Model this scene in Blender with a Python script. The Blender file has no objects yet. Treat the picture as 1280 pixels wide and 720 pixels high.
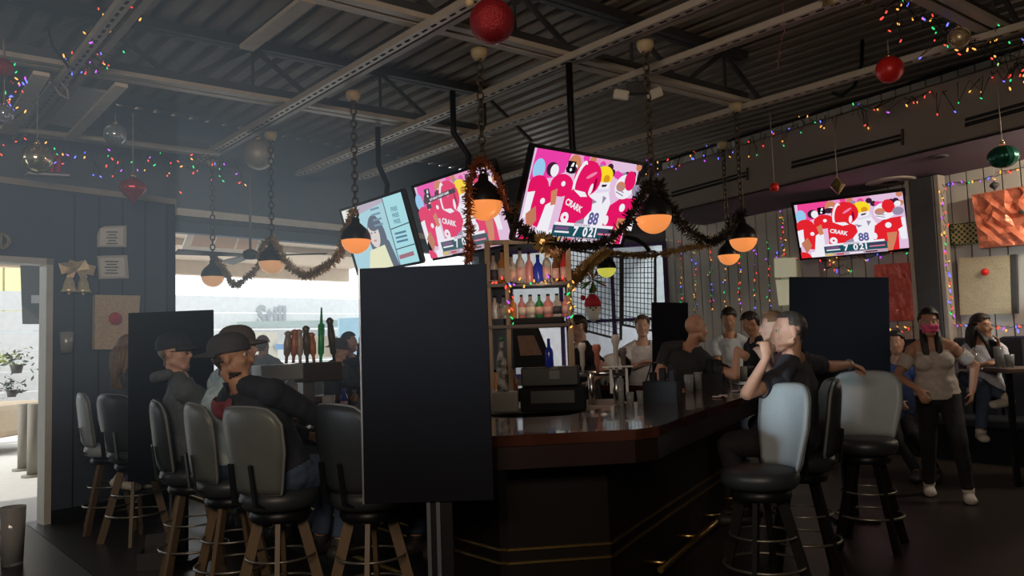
import bpy, bmesh, math, random
import numpy as np
from math import sin, cos, tan, pi, radians, degrees, sqrt, atan2
from mathutils import Vector, Matrix, Euler, noise
random.seed(7)
scene = bpy.context.scene
COL = scene.collection
V = Vector

# ------------------------------------------------------------------ camera
F = 980.0; PITCH = radians(4.4); ROLL = radians(2.0); EYE = 1.5
_f = V((0, cos(PITCH), sin(PITCH))); _r0 = V((1, 0, 0)); _u0 = V((0, -sin(PITCH), cos(PITCH)))
_r = cos(ROLL)*_r0 - sin(ROLL)*_u0; _u = sin(ROLL)*_r0 + cos(ROLL)*_u0
CAMP = V((0, 0, EYE))
cam = bpy.data.objects.new('camera', bpy.data.cameras.new('camera'))
COL.objects.link(cam)
m4 = Matrix.Identity(4)
for i in range(3):
    m4[i][0] = _r[i]; m4[i][1] = _u[i]; m4[i][2] = -_f[i]; m4[i][3] = CAMP[i]
cam.matrix_world = m4
cam.data.sensor_width = 36; cam.data.lens = 36*F/1280
cam.data.clip_start = 0.05; cam.data.clip_end = 300
scene.camera = cam

def ray(x, y): return _f + ((x-640)/F)*_r + ((360-y)/F)*_u
def atY(x, y, Y):
    d = ray(x, y); return CAMP + d*(Y/d.y)
def atZ(x, y, z):
    d = ray(x, y); return CAMP + d*((z-EYE)/d.z)
def atP(x, y, p, n):
    d = ray(x, y); n = V(n); return CAMP + d*((V(p)-CAMP).dot(n)/d.dot(n))
def azv(a, z=0.0): return V((sin(radians(a)), cos(radians(a)), z))

# ------------------------------------------------------------------ materials
_mc = {}
def mat(name, col, rough=0.6, metal=0.0, var=0.12, scale=8.0, bump=0.0, spec=0.5, emit=None, es=0.0, alpha=1.0, trans=0.0, coat=0.0, kind='noise', col2=None, ior=1.45, sheen=0.0):
    if name in _mc: return _mc[name]
    m = bpy.data.materials.new(name); m.use_nodes = True
    nt = m.node_tree; N = nt.nodes; L = nt.links
    b = N['Principled BSDF']
    b.inputs['Roughness'].default_value = rough; b.inputs['Metallic'].default_value = metal
    b.inputs['Specular IOR Level'].default_value = spec; b.inputs['IOR'].default_value = ior
    b.inputs['Transmission Weight'].default_value = trans; b.inputs['Alpha'].default_value = alpha
    b.inputs['Coat Weight'].default_value = coat
    tc = N.new('ShaderNodeTexCoord')
    mp = N.new('ShaderNodeMapping'); L.new(tc.outputs['Object'], mp.inputs['Vector'])
    if kind == 'wood':
        mp.inputs['Scale'].default_value = (1.0, 1.0, 0.12)
    nz = N.new('ShaderNodeTexNoise'); nz.inputs['Scale'].default_value = scale; nz.inputs['Detail'].default_value = 3
    L.new(mp.outputs['Vector'], nz.inputs['Vector'])
    mx = N.new('ShaderNodeMix'); mx.data_type = 'RGBA'
    c = V(col[:3]); c2 = V(col2[:3]) if col2 else c*(1+var); c1 = c if col2 else c*(1-var)
    mx.inputs[6].default_value = (*c1, 1); mx.inputs[7].default_value = (*c2, 1)
    if col2:
        rp = N.new('ShaderNodeValToRGB'); rp.color_ramp.elements[0].position = .4; rp.color_ramp.elements[1].position = .6
        L.new(nz.outputs['Fac'], rp.inputs['Fac']); L.new(rp.outputs['Color'], mx.inputs[0])
    else:
        L.new(nz.outputs['Fac'], mx.inputs[0])
    L.new(mx.outputs[2], b.inputs['Base Color'])
    if bump:
        bp = N.new('ShaderNodeBump'); bp.inputs['Strength'].default_value = bump; bp.inputs['Distance'].default_value = 0.02
        L.new(nz.outputs['Fac'], bp.inputs['Height']); L.new(bp.outputs['Normal'], b.inputs['Normal'])
    if emit:
        b.inputs['Emission Color'].default_value = (*emit[:3], 1); b.inputs['Emission Strength'].default_value = es
    _mc[name] = m
    return m
def emat(col, s=1.0):
    k = 'glow_%.3f_%.3f_%.3f_%.2f' % (*col, s)
    if k in _mc: return _mc[k]
    m = bpy.data.materials.new('glow'); m.use_nodes = True; nt = m.node_tree; nt.nodes.clear()
    o = nt.nodes.new('ShaderNodeOutputMaterial'); e = nt.nodes.new('ShaderNodeEmission')
    e.inputs['Color'].default_value = (*col, 1); e.inputs['Strength'].default_value = s
    nt.links.new(e.outputs[0], o.inputs[0]); _mc[k] = m
    return m
def lin(r, g, b):
    f = lambda c: (c/255/12.92) if c/255 <= .04045 else ((c/255+.055)/1.055)**2.4
    return (f(r), f(g), f(b))

# ------------------------------------------------------------------ mesh builder
class MB:
    def __init__(s): s.v = []; s.f = []; s.m = []; s.sm = []; s.mats = []
    def mi(s, m):
        if m is None: return 0
        if m not in s.mats: s.mats.append(m)
        return s.mats.index(m)
    def add(s, vs, fs, m=None, smooth=False):
        o = len(s.v); s.v += [tuple(v) for v in vs]; k = s.mi(m)
        for f in fs: s.f.append([i+o for i in f]); s.m.append(k); s.sm.append(smooth)
        return s
    def box(s, c, sz, m=None, M=None, bev=0.0):
        x, y, z = [q/2 for q in sz]; c = V(c)
        if bev > 0:
            bm = bmesh.new(); bmesh.ops.create_cube(bm, size=1)
            for v in bm.verts: v.co = V((v.co.x*sz[0], v.co.y*sz[1], v.co.z*sz[2]))
            bmesh.ops.bevel(bm, geom=bm.edges[:], offset=min(bev, min(sz)*.45), segments=2, affect='EDGES', profile=.5)
            bm.verts.index_update()
            vs = [v.co.copy() for v in bm.verts]; fs = [[v.index for v in f.verts] for f in bm.faces]; bm.free()
        else:
            vs = [V((a*x, b*y, d*z)) for a in (-1, 1) for b in (-1, 1) for d in (-1, 1)]
            fs = [[0, 1, 3, 2], [4, 6, 7, 5], [0, 4, 5, 1], [2, 3, 7, 6], [0, 2, 6, 4], [1, 5, 7, 3]]
        if M is not None: vs = [M @ v for v in vs]
        return s.add([v+c for v in vs], fs, m)
    def slab(s, q, n, m=None):           # four corners extruded along vector n
        q = [V(p) for p in q]; n = V(n)
        vs = q+[p+n for p in q]
        return s.add(vs, [[0, 1, 2, 3], [7, 6, 5, 4], [0, 4, 5, 1], [1, 5, 6, 2], [2, 6, 7, 3], [3, 7, 4, 0]], m)
    def prism(s, poly, z0, z1, m=None):
        n = len(poly); vs = [(p[0], p[1], z0) for p in poly]+[(p[0], p[1], z1) for p in poly]
        return s.add(vs, [list(range(n))[::-1], list(range(n, 2*n))]+[[i, (i+1) % n, n+(i+1) % n, n+i] for i in range(n)], m)
    def ring(s, po, pi_, z0, z1, m=None):
        n = len(po); vs = [(p[0], p[1], z0) for p in po]+[(p[0], p[1], z1) for p in po]+[(p[0], p[1], z0) for p in pi_]+[(p[0], p[1], z1) for p in pi_]
        fs = []
        for i in range(n):
            j = (i+1) % n
            fs += [[i, j, n+j, n+i], [2*n+j, 2*n+i, 3*n+i, 3*n+j], [n+i, n+j, 3*n+j, 3*n+i], [j, i, 2*n+i, 2*n+j]]
        return s.add(vs, fs, m)
    def rod(s, p0, p1, r0, r1=None, n=10, m=None, cap=True, smooth=True):
        r1 = r0 if r1 is None else r1; p0 = V(p0); p1 = V(p1); d = (p1-p0)
        if d.length < 1e-6: return s
        d.normalize(); a = d.orthogonal().normalized(); b = d.cross(a)
        vs = [p+(a*cos(2*pi*i/n)+b*sin(2*pi*i/n))*r for p, r in ((p0, r0), (p1, r1)) for i in range(n)]
        s.add(vs, [[i, (i+1) % n, n+(i+1) % n, n+i] for i in range(n)], m, smooth)
        if cap: s.add(vs, [list(range(n))[::-1], list(range(n, 2*n))], m)
        return s
    def bar(s, p0, p1, w, h, m=None, up=V((0, 0, 1))):   # rectangular bar
        p0 = V(p0); p1 = V(p1); d = (p1-p0).normalized()
        a = d.cross(V(up)); a = a.normalized() if a.length > 1e-4 else d.orthogonal().normalized(); b = a.cross(d)
        vs = [p+a*w/2*i+b*h/2*j for p in (p0, p1) for i, j in ((-1, -1), (1, -1), (1, 1), (-1, 1))]
        return s.add(vs, [[3, 2, 1, 0], [4, 5, 6, 7], [0, 1, 5, 4], [1, 2, 6, 5], [2, 3, 7, 6], [3, 0, 4, 7]], m)
    def tube(s, pts, r, n=6, m=None):
        pts = [V(p) for p in pts]; vs = []; a = None
        for i, p in enumerate(pts):
            d = (pts[min(i+1, len(pts)-1)]-pts[max(i-1, 0)]).normalized()
            if a is None: a = d.orthogonal().normalized()
            a = (a-d*a.dot(d)); a = a.normalized() if a.length > 1e-5 else d.orthogonal().normalized()
            b = d.cross(a); rr = r[i] if hasattr(r, '__len__') else r
            vs += [p+(a*cos(2*pi*k/n)+b*sin(2*pi*k/n))*rr for k in range(n)]
        fs = [[i*n+k, i*n+(k+1) % n, (i+1)*n+(k+1) % n, (i+1)*n+k] for i in range(len(pts)-1) for k in range(n)]
        s.add(vs, fs, m, True)
        s.add(vs, [list(range(n))[::-1], list(range(len(vs)-n, len(vs)))], m)
        return s
    def lathe(s, prof, c=(0, 0, 0), n=20, m=None, smooth=True):   # prof: (r, z)
        c = V(c); vs = []; fs = []
        for r, z in prof: vs += [c+V((r*cos(2*pi*k/n), r*sin(2*pi*k/n), z)) for k in range(n)]
        for i in range(len(prof)-1):
            fs += [[i*n+k, i*n+(k+1) % n, (i+1)*n+(k+1) % n, (i+1)*n+k] for k in range(n)]
        s.add(vs, fs, m, smooth)
        ca = []
        if prof[0][0] > 1e-4: ca.append(list(range(n))[::-1])
        if prof[-1][0] > 1e-4: ca.append(list(range(len(vs)-n, len(vs))))
        if ca: s.add(vs, ca, m)
        return s
    def ball(s, c, r, m=None, n=16, sc=(1, 1, 1)):
        k = max(6, n//2); c = V(c); vs = []; fs = []
        for i in range(k+1):
            t = pi*i/k
            vs += [c+V((r*sin(t)*cos(2*pi*j/n)*sc[0], r*sin(t)*sin(2*pi*j/n)*sc[1], -r*cos(t)*sc[2])) for j in range(n)]
        for i in range(k): fs += [[i*n+j, i*n+(j+1) % n, (i+1)*n+(j+1) % n, (i+1)*n+j] for j in range(n)]
        return s.add(vs, fs, m, True)
    def torus(s, c, R, r, m=None, n=24, k=8, ax=None, sc=1.0):
        c = V(c); M = (ax.to_matrix() if hasattr(ax, 'to_matrix') else ax) if ax is not None else Matrix.Identity(3); vs = []; fs = []
        for i in range(n):
            a = 2*pi*i/n
            for j in range(k):
                b = 2*pi*j/k; vs.append(c+M @ V(((R+r*cos(b))*cos(a), (R+r*cos(b))*sin(a)*sc, r*sin(b))))
        for i in range(n):
            for j in range(k): fs.append([i*k+j, ((i+1) % n)*k+j, ((i+1) % n)*k+(j+1) % k, i*k+(j+1) % k])
        return s.add(vs, fs, m, True)
    def mesh(s, name, m=None):
        me = bpy.data.meshes.new(name); me.from_pydata(s.v, [], s.f)
        ms = s.mats if s.mats else [m]
        if m is not None and s.mats: ms = s.mats
        for q in ms:
            if q: me.materials.append(q)
        if me.polygons:
            me.polygons.foreach_set('material_index', s.m); me.polygons.foreach_set('use_smooth', s.sm)
        me.validate(); me.update()
        bm = bmesh.new(); bm.from_mesh(me); bmesh.ops.remove_doubles(bm, verts=bm.verts, dist=1e-6)
        bmesh.ops.recalc_face_normals(bm, faces=bm.faces); bm.to_mesh(me); bm.free()
        return me

def obj(name, mb, m=None, parent=None, origin=None, label=None):
    me = mb.mesh(name, m) if isinstance(mb, MB) else mb
    o = bpy.data.objects.new(name, me); COL.objects.link(o)
    if parent is not None: o.parent = parent
    if label: o['label'] = label
    if origin is not None:
        me.transform(Matrix.Translation(-V(origin))); o.location = V(origin)
    return o
def tag(o, label, cat, group=None, kind=None):
    o['label'] = label; o['category'] = cat
    if group: o['group'] = group
    if kind: o['kind'] = kind
    return o
def thing(name, label, cat, loc=(0, 0, 0), rz=0.0, group=None):
    o = bpy.data.objects.new(name, None); COL.objects.link(o); o.empty_display_size = .1
    o.location = V(loc); o.rotation_euler = (0, 0, rz)
    return tag(o, label, cat, group)
def struct(name, mb, m=None, label=None, parent=None):
    o = obj(name, mb, m, parent)
    if parent is None: o['kind'] = 'structure'
    if label: o['label'] = label
    return o
def wpart(name, mb, m, root):       # part modelled in world coordinates, root unrotated
    o = obj(name, mb, m, root)
    o.data.transform(Matrix.Translation(-root.location))
    return o
def dup(root, loc, rz, label=None, group=None):
    r = root.copy(); COL.objects.link(r); r.location = V(loc); r.rotation_euler = (0, 0, rz)
    if label: r['label'] = label
    if group: r['group'] = group
    for ch in list(root.children):
        c = ch.copy(); COL.objects.link(c); c.parent = r
        for g in list(ch.children):
            d = g.copy(); COL.objects.link(d); d.parent = c
    return r
_tc = {}
def text_geo(t):
    if t in _tc: return _tc[t]
    cu = bpy.data.curves.new('txt', 'FONT'); cu.body = t; cu.align_x = 'CENTER'; cu.align_y = 'CENTER'; cu.size = 1; cu.offset = .035; cu.resolution_u = 3
    o = bpy.data.objects.new('txt', cu); COL.objects.link(o)
    dg = bpy.context.evaluated_depsgraph_get(); me = bpy.data.meshes.new_from_object(o.evaluated_get(dg))
    r = ([v.co.copy() for v in me.vertices], [list(p.vertices) for p in me.polygons])
    bpy.data.objects.remove(o); bpy.data.curves.remove(cu); bpy.data.meshes.remove(me)
    _tc[t] = r
    return r
ORD = ['first', 'second', 'third', 'fourth', 'fifth', 'sixth', 'seventh', 'eighth', 'ninth', 'tenth', 'eleventh', 'twelfth', 'thirteenth', 'fourteenth', 'fifteenth']
# ------------------------------------------------------------------ palette
M = {}
M['deck'] = mat('painted steel deck', (.27, .22, .175), .6, var=.25, scale=3)
M['steel'] = mat('painted grey steel', (.33, .28, .23), .5, var=.2, scale=6)
M['steel_dark'] = mat('dark painted steel', (.05, .048, .048), .55, var=.2)
M['rail'] = mat('tan painted rail', (.50, .43, .35), .45, var=.15)
M['strut'] = mat('galvanised strut', (.50, .43, .35), .42, .15, var=.15)
M['navy'] = mat('navy board wall', (.055, .072, .10), .55, var=.18, scale=4)
M['fascia'] = mat('slate blue painted wall', (.13, .16, .20), .7, var=.1, scale=2)
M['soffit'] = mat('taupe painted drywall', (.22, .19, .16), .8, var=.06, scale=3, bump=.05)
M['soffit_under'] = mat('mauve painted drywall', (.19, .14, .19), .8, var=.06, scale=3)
M['board'] = mat('pale painted boards', (.50, .47, .41), .6, var=.1, scale=5, kind='wood')
M['gap'] = mat('dark gap', (.012, .012, .014), .9)
M['floor'] = mat('dark plank floor', (.024, .018, .014), .35, var=.4, scale=3, kind='noise', bump=.05)
M['black'] = mat('matt black', (.007, .008, .010), .6, var=.2, spec=.2)
M['panelblack'] = mat('black laminate board', (.006, .0065, .009), .6, var=.2, scale=3, spec=.06)
M['blackmetal'] = mat('black metal', (.012, .012, .013), .38, .5)
M['chrome'] = mat('brushed metal', (.55, .55, .55), .28, 1.0)
M['brass'] = mat('brass', (.55, .38, .14), .3, 1.0)
M['gold'] = mat('shiny gold foil', (.75, .55, .25), .22, .9, var=.3, scale=30)
M['white'] = mat('white paint', (.8, .8, .78), .5)
M['darkwood'] = mat('varnished dark red wood', (.05, .017, .010), .16, var=.45, scale=9, kind='wood', coat=.7)
M['barfront'] = mat('dark stained bar front', (.006, .004, .003), .5, var=.4, scale=6, spec=.25, kind='wood')
M['legwood'] = mat('oak stool leg', (.13, .085, .045), .5, var=.3, scale=14, kind='wood')
M['vinyl_dark'] = mat('charcoal vinyl', (.024, .028, .030), .42, var=.12, scale=12, bump=.05)
M['vinyl_grey'] = mat('grey vinyl', (.10, .11, .10), .4, var=.12, scale=12, bump=.05)
M['vinyl_pale'] = mat('pale grey vinyl', (.34, .39, .41), .4, var=.12, scale=9, bump=.05)  # bluish glare of the right stools is put into this paler vinyl
M['glass'] = mat('clear glass', (.9, .95, .95), .05, trans=.92, ior=1.35)
M['red'] = mat('glossy red', (.45, .012, .015), .25, .2)

# ------------------------------------------------------------------ room plan
DL = V((.629, .777, 0)); NL = V((.777, -.629, 0))           # left (door) wall
L1 = V((-3.665, 8.51, 0)); L0 = L1-DL*7.0
DF = azv(44); NF = V((DF.y, -DF.x, 0))                      # window wall
W0 = V((-4.6, 10.6, 0)); W1 = W0+DF*6.1
DE = V((-.53, .848, 0)); NE = V((-.848, -.53, 0)); PE = V((5.4, 10.18, 0))   # east wall
E0 = PE+DE*4.8; E1 = PE-DE*8.5
BK = -2.6
JD = azv(53); JN = V((-JD.y, JD.x, 0))                      # joist direction
SD = V((-.656, .755, 0)); SM = V((.755, .656, 0))           # strut and deck rib direction

fl = MB(); fl.prism([(-12, BK-.3), (14, BK-.3), (14, 3.5), (3.4, 16.5), (-.4, 15.2), (W0.x-.1, W0.y+.1), (L1.x-.1, L1.y+.3), (L0.x-.5, L0.y)], -.12, 0, None)
struct('floor', fl, M['floor'], 'dark plank floor')

# deck: trapezoid ribs
dk = MB(); per = .24; zz = 4.85
a0, a1 = -13.0, 15.0; t0, t1 = -9.0, 11.5
prof = []
x = a0
while x < a1:
    prof += [(x, 0), (x+per*.5, 0), (x+per*.62, .07), (x+per*.88, .07)]; x += per
vs = []; fs = []
for px_, pz_ in prof:
    for t in (t0, t1): p = SM*px_+SD*t; vs.append((p.x, p.y, zz+pz_))
for i in range(len(prof)-1): fs.append([2*i, 2*i+1, 2*i+3, 2*i+2])
dk.add(vs, fs)
q = [SM*a0+SD*t0, SM*a1+SD*t0, SM*a1+SD*t1, SM*a0+SD*t1]
dk.slab([V((p.x, p.y, zz+.09)) for p in q], (0, 0, .12))
struct('ceiling', dk, M['deck'], 'ribbed steel deck ceiling')

def wallseg(mb, p, q, z0, z1, n, th=.15, m=None):   # wall slab, thickness away from the room (n points inside)
    p = V(p); q = V(q)
    mb.slab([(p.x, p.y, z0), (q.x, q.y, z0), (q.x, q.y, z1), (p.x, p.y, z1)], V(n)*-th, m)
# left wall with door opening and a window further left (outside the frame)
HL = 3.2
def onL(s): return L1-DL*s            # s metres back from the corner
lw = MB(); mn = M['navy']
sd0, sd1 = 1.235, 2.55                # door opening
sw0, sw1 = 3.5, 6.3                   # window opening, out of the frame
for p_, q_, za, zb in ((sd0, 0, 0, HL), (sd1, sd0, 2.52, HL), (sw0, sd1, 0, HL), (7.0, sw1, 0, HL), (sw1, sw0, 0, .9), (sw1, sw0, 2.6, HL)):
    wallseg(lw, onL(p_), onL(q_), za, zb, NL, .15, mn)
wallseg(lw, onL(0), W0+V((-.05, .0, 0)), 0, HL, DL*1.0, .1, mn)
for k in range(30):                   # board seams
    s = k*.235+.1
    if sd0-.03 < s < sd1+.03 or sw0 < s < sw1: continue
    p = onL(s)+NL*.003; lw.bar((p.x, p.y, .1), (p.x, p.y, HL-.02), .012, .006, M['gap'], up=NL)
struct('wall_left', lw, None, 'navy board wall beside the street door')
cp = MB(); far = W0-DF*9.5
cp.prism([(L0.x, L0.y), (L1.x+.02, L1.y-.02), (W0.x, W0.y), (far.x, far.y)], HL, HL+.06)
struct('trim_1', cp, M['steel'], 'grey ledge on top of the navy wall')
b = MB(); p = onL(0)+NL*.012; q = onL(sd0)+NL*.012; b.bar((p.x, p.y, .06), (q.x, q.y, .06), .02, .12)
struct('baseboard_left', b, M['black'], 'black baseboard under the navy wall')
# door
d1 = thing('door_1', 'open street door with pale frame', 'door', onL(sd0)); del d1['category']; d1['kind'] = 'structure'
fr = MB()
for s in (sd0+.03, sd1-.03):
    p = onL(s)-NL*.07; fr.bar((p.x, p.y, 0), (p.x, p.y, 2.52), .06, .17, up=NL)
p = onL(sd0)-NL*.07; q = onL(sd1)-NL*.07; fr.bar((p.x, p.y, 2.49), (q.x, q.y, 2.49), .17, .06)
wpart('door_frame', fr, mat('pale door frame', (.62, .60, .52), .5), d1)
dl = MB(); hp = onL(sd1-.06)-NL*.1; ed = hp-NL*1.2-DL*.15
dl.slab([(hp.x, hp.y, .02), (ed.x, ed.y, .02), (ed.x, ed.y, 2.44), (hp.x, hp.y, 2.44)], DL*.045)
wpart('door_leaf', dl, M['navy'], d1)
# window wall : header and sill
HZ = 3.54
ww = MB(); wallseg(ww, far, W1, HL+.05, 4.86, NF); ww2 = MB()
struct('wall_front_upper', ww, M['fascia'], 'slate blue wall above the window opening')
wallseg(ww2, W0, W1, 0, .95, NF, .2); wallseg(ww2, W1-DF*.35, W1, .95, HZ, NF, .2)
struct('wall_front_lower', ww2, M['fascia'], 'low wall under the window opening')
# the upper wall hangs from the ledge on the left and ends at the header over the opening
w1 = thing('window_1', 'wide open serving window to the patio', 'window', W0); del w1['category']; w1['kind'] = 'structure'
h = MB(); p = W0+NF*.06; q = W1+NF*.06
h.bar((p.x, p.y, HZ-.03), (q.x, q.y, HZ-.03), .16, .10)
wpart('header_rail', h, mat('pale header rail', (.85, .80, .68), .4), w1)
h = MB(); p = W0+NF*.05; q = W1+NF*.05
h.bar((p.x, p.y, HZ-.115), (q.x, q.y, HZ-.115), .1, .05)
wpart('track', h, M['steel_dark'], w1)
h = MB(); p = W0-NF*.1; q = W1-NF*.1; h.bar((p.x, p.y, .97), (q.x, q.y, .97), .42, .05)
wpart('sill', h, M['steel'], w1)
# north wall, with glazed opening behind the lattice
NW0 = W1; NW1 = E0; DN = (NW1-NW0); lenN = DN.length; DN.normalize(); NN = V((DN.y, -DN.x, 0))
nw = MB(); a = NW0+DN*.35; bq = NW1-DN*.05
wallseg(nw, NW0, a, 0, 4.86, NN); wallseg(nw, a, bq, 3.35, 4.86, NN); wallseg(nw, a, bq, 0, .95, NN); wallseg(nw, bq, NW1, 0, 4.86, NN)
NWA, NWB = a.copy(), bq.copy()
struct('wall_north', nw, mat('dim grey wall', (.12, .115, .13), .7), 'dim grey wall behind the bar')
w2 = thing('window_2', 'wide window behind the wire lattice', 'window', a); del w2['category']; w2['kind'] = 'structure'
h = MB()
for k in range(4):
    p = a+(bq-a)*k/3; h.bar((p.x, p.y, .95), (p.x, p.y, 3.35), .07, .08, up=NN)
for z in (.98, 1.95, 3.32): h.bar((a.x, a.y, z), (bq.x, bq.y, z), .08, .06)
wpart('window_frame', h, mat('purple window frame', (.10, .05, .22), .5), w2)
h = MB(); h.slab([V((p.x, p.y, z))-NN*.05 for p, z in ((a, .95), (bq, .95), (bq, 3.35), (a, 3.35))], NN*.008)
wpart('pane', h, M['glass'], w2)
# east wall of vertical boards
ew = MB(); bo = E0-DE*.0
wallseg(ew, E0, E1, 0, 4.86, NE, .15, M['gap'])
k = 0; s = 0.0
while s < (E1-E0).length-.22:
    p = E0-DE*(s+.008); q = E0-DE*(s+.198)
    ew.slab([(p.x, p.y, .02), (q.x, q.y, .02), (q.x, q.y, 4.8), (p.x, p.y, 4.8)], NE*.02, M['board'])
    s += .208
struct('wall_east', ew, None, 'pale vertical board wall')
bw = MB(); wallseg(bw, E1, (E1.x, BK, 0), 0, 4.86, (-1, 0, 0)); struct('wall_right', bw, M['navy'], 'dark side wall')
bw = MB(); wallseg(bw, (-12, BK, 0), (E1.x+.2, BK, 0), 0, 4.86, (0, 1, 0)); struct('wall_back', bw, M['navy'], 'dark back wall')
bw = MB(); wallseg(bw, (L0.x-.1, BK, 0), (L0.x-.1, L0.y+.1, 0), 0, 4.86, (1, 0, 0)); struct('wall_side', bw, M['navy'], 'dark side wall by the window')
# soffit
SP = atZ(1105, 201, 3.5); DS = V((-.513, .858, 0)); NS = V((-.858, -.513, 0))
sa = V((SP.x, SP.y, 0))+DS*4.3; sb = V((SP.x, SP.y, 0))-DS*9.5
def toE(p): return p-NE*((PE-p).dot(NE))*-1 if False else p+NE*((PE-p).dot(NE))
so = MB(); ea = toE(sa); eb = toE(sb)
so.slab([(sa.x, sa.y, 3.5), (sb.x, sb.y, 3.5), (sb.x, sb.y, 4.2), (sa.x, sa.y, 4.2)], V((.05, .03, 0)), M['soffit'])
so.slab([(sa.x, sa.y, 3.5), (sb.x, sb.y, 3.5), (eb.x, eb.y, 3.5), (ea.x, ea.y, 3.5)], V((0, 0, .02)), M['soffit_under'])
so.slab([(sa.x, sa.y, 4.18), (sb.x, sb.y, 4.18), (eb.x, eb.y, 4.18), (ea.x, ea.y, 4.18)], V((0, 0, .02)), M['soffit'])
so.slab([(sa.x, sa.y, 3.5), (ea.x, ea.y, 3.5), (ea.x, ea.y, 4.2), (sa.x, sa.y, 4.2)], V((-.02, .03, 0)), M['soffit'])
struct('trim_2', so, None, 'taupe soffit box along the board wall')
SPs = V((SP.x, SP.y, 3.5))
# slot diffusers on the soffit face
for i, (c, lab) in enumerate([([(840, 240), (935, 214), (935, 221), (840, 247)], 'left of the three slot vents in the soffit face'), ([(990, 202), (1129, 167), (1129, 176), (990, 211)], 'middle slot vent in the soffit face above the wall television'), ([(1207, 148), (1300, 122), (1300, 133), (1207, 159)], 'slot vent in the soffit face at the right edge')]):
    q = [atP(x, y, SPs, NS)+NS*.004 for x, y in c]
    t = thing('slot_vent', lab, 'air vent', sum(q, V())/4)
    fb = MB(); fb.slab(q, NS*.01); wpart('backing', fb, M['gap'], t)
    fb = MB(); m1 = (q[0]+q[3])/2; m2 = (q[1]+q[2])/2; fb.bar(m1+NS*.012, m2+NS*.012, .02, .012)
    wpart('slat', fb, M['soffit'], t)
    if i < 2:
        fb = MB(); e = (q[2]-q[1]); fb.bar(q[1]-e*.6+NS*.01, q[2]+e*.6+NS*.01, .02, .03, up=NS); wpart('end_cap', fb, M['steel_dark'], t)
t = thing('ceiling_speaker', 'round grille under the soffit above the wall television', 'speaker', atZ(1113, 226, 3.5))
fb = MB(); fb.lathe([(.30, 0), (.30, -.015), (.25, -.02)], n=28); obj('rim', fb, M['steel'], t)
fb = MB(); fb.lathe([(.25, -.012), (.1, -.02), (.0, -.02)], n=28); obj('grille', fb, M['steel_dark'], t)
t = thing('recessed_light', 'small round dark fitting under the soffit right of the speaker grille', 'ceiling light', atZ(1172, 196, 3.5))
fb = MB(); fb.lathe([(.11, 0), (.11, -.012), (.07, -.012), (.05, -.002), (0, -.002)], n=20); obj('trim_ring', fb, M['steel_dark'], t)
# steel column on the east wall
pc = atP(1162, 300, PE+NE*.2, NE); t = thing('steel_column', 'dark steel column against the board wall right of the wall television', 'column', (pc.x, pc.y, 0))
fb = MB(); A_ = Matrix.Rotation(atan2(DE.y, DE.x), 3, 'Z')
fb.box((0, 0, 1.74), (.30, .22, 3.48), None, A_.to_4x4(), .01); obj('shaft', fb, M['steel_dark'], t)
fb = MB()
for sgn in (-1, 1): fb.box(A_ @ V((sgn*.19, .02, 1.74)), (.06, .16, 3.48), None, A_.to_4x4(), .005)
obj('side_strip', fb, M['steel'], t)

# ------------------------------------------------------------------ joists, struts
names = ['steel joist nearest the camera crossing the top right corner', 'steel joist crossing above the hanging televisions', 'steel joist running from the upper left corner', 'steel joist close to the slate blue wall']
for (n_, k0, k1), lab in zip([(2.85, -2, 8.0), (5.46, -8.5, 7.6), (8.08, -8.5, 5.8), (10.62, -6.5, 3.0)], names):
    c = JN*n_; root = thing('roof_joist', lab, 'roof joist', c+V((0, 0, 4.2)))
    P = lambda k, z: c+JD*k+V((0, 0, z))
    w = MB()
    for sg in (-1, 1): w.bar(P(k0, 4.235)+JN*sg*.065, P(k1, 4.235)+JN*sg*.065, .085, .045, M['rail'])
    w.bar(P(k0, 4.30), P(k1, 4.30), .11, .11, M['steel_dark'])
    wpart('bottom_chord', w, None, root)
    w = MB()
    for sg in (-1, 1): w.bar(P(k0, 4.80)+JN*sg*.045, P(k1, 4.80)+JN*sg*.045, .07, .09)
    wpart('top_chord', w, M['steel_dark'], root)
    k = k0; i = 0
    while k < k1-.7:
        w = MB(); w.bar(P(k, 4.27), P(k+.75, 4.78), .035, .045); wpart('web_bar', w, M['steel_dark'], root)
        w = MB(); w.bar(P(k+.75, 4.78), P(k+1.5, 4.27), .035, .045); wpart('web_bar', w, M['steel_dark'], root)
        w = MB(); w.bar(P(k+.75, 4.27), P(k+.75, 4.78), .025, .025); wpart('web_bar', w, M['steel_dark'], root)
        k += 1.5
for i, (m_, lab, t0_, t1_) in enumerate([(1.58, 'slotted ceiling strut at the upper left wrapped in coloured lights', 3.4, 10.6), (3.64, 'slotted ceiling strut above the leftmost hanging lamps', 1.5, 10.9),
        (5.12, 'slotted ceiling strut above the two hanging televisions on the left', 1.5, 10.6), (5.98, 'slotted ceiling strut passing over the middle television', 1.5, 10.4), (7.86, 'slotted ceiling strut nearest the taupe soffit', -.5, 9.6)]):
    c = SM*m_; root = thing('strut_channel', lab, 'ceiling strut', c+V((0, 0, 4.17)))
    w = MB(); w.bar(c+SD*t0_+V((0, 0, 4.17)), c+SD*t1_+V((0, 0, 4.17)), .09, .06, M['strut']); k = t0_
    while k < t1_: w.bar(c+SD*k+V((0, 0, 4.139)), c+SD*(k+.07)+V((0, 0, 4.139)), .022, .004, M['gap']); k += .13
    wpart('channel', w, None, root)
    w = MB(); w.bar(c+SM*.13+SD*t0_+V((0, 0, 4.18)), c+SM*.13+SD*t1_+V((0, 0, 4.18)), .06, .04); wpart('side_rail', w, M['steel'], root)
def conduit(pts, r, lab, m=None):
    w = MB(); w.tube(pts, r, 8); o = obj('conduit', w, m or M['steel_dark']); tag(o, lab, 'conduit'); return o
c = JN*10.1
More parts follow.
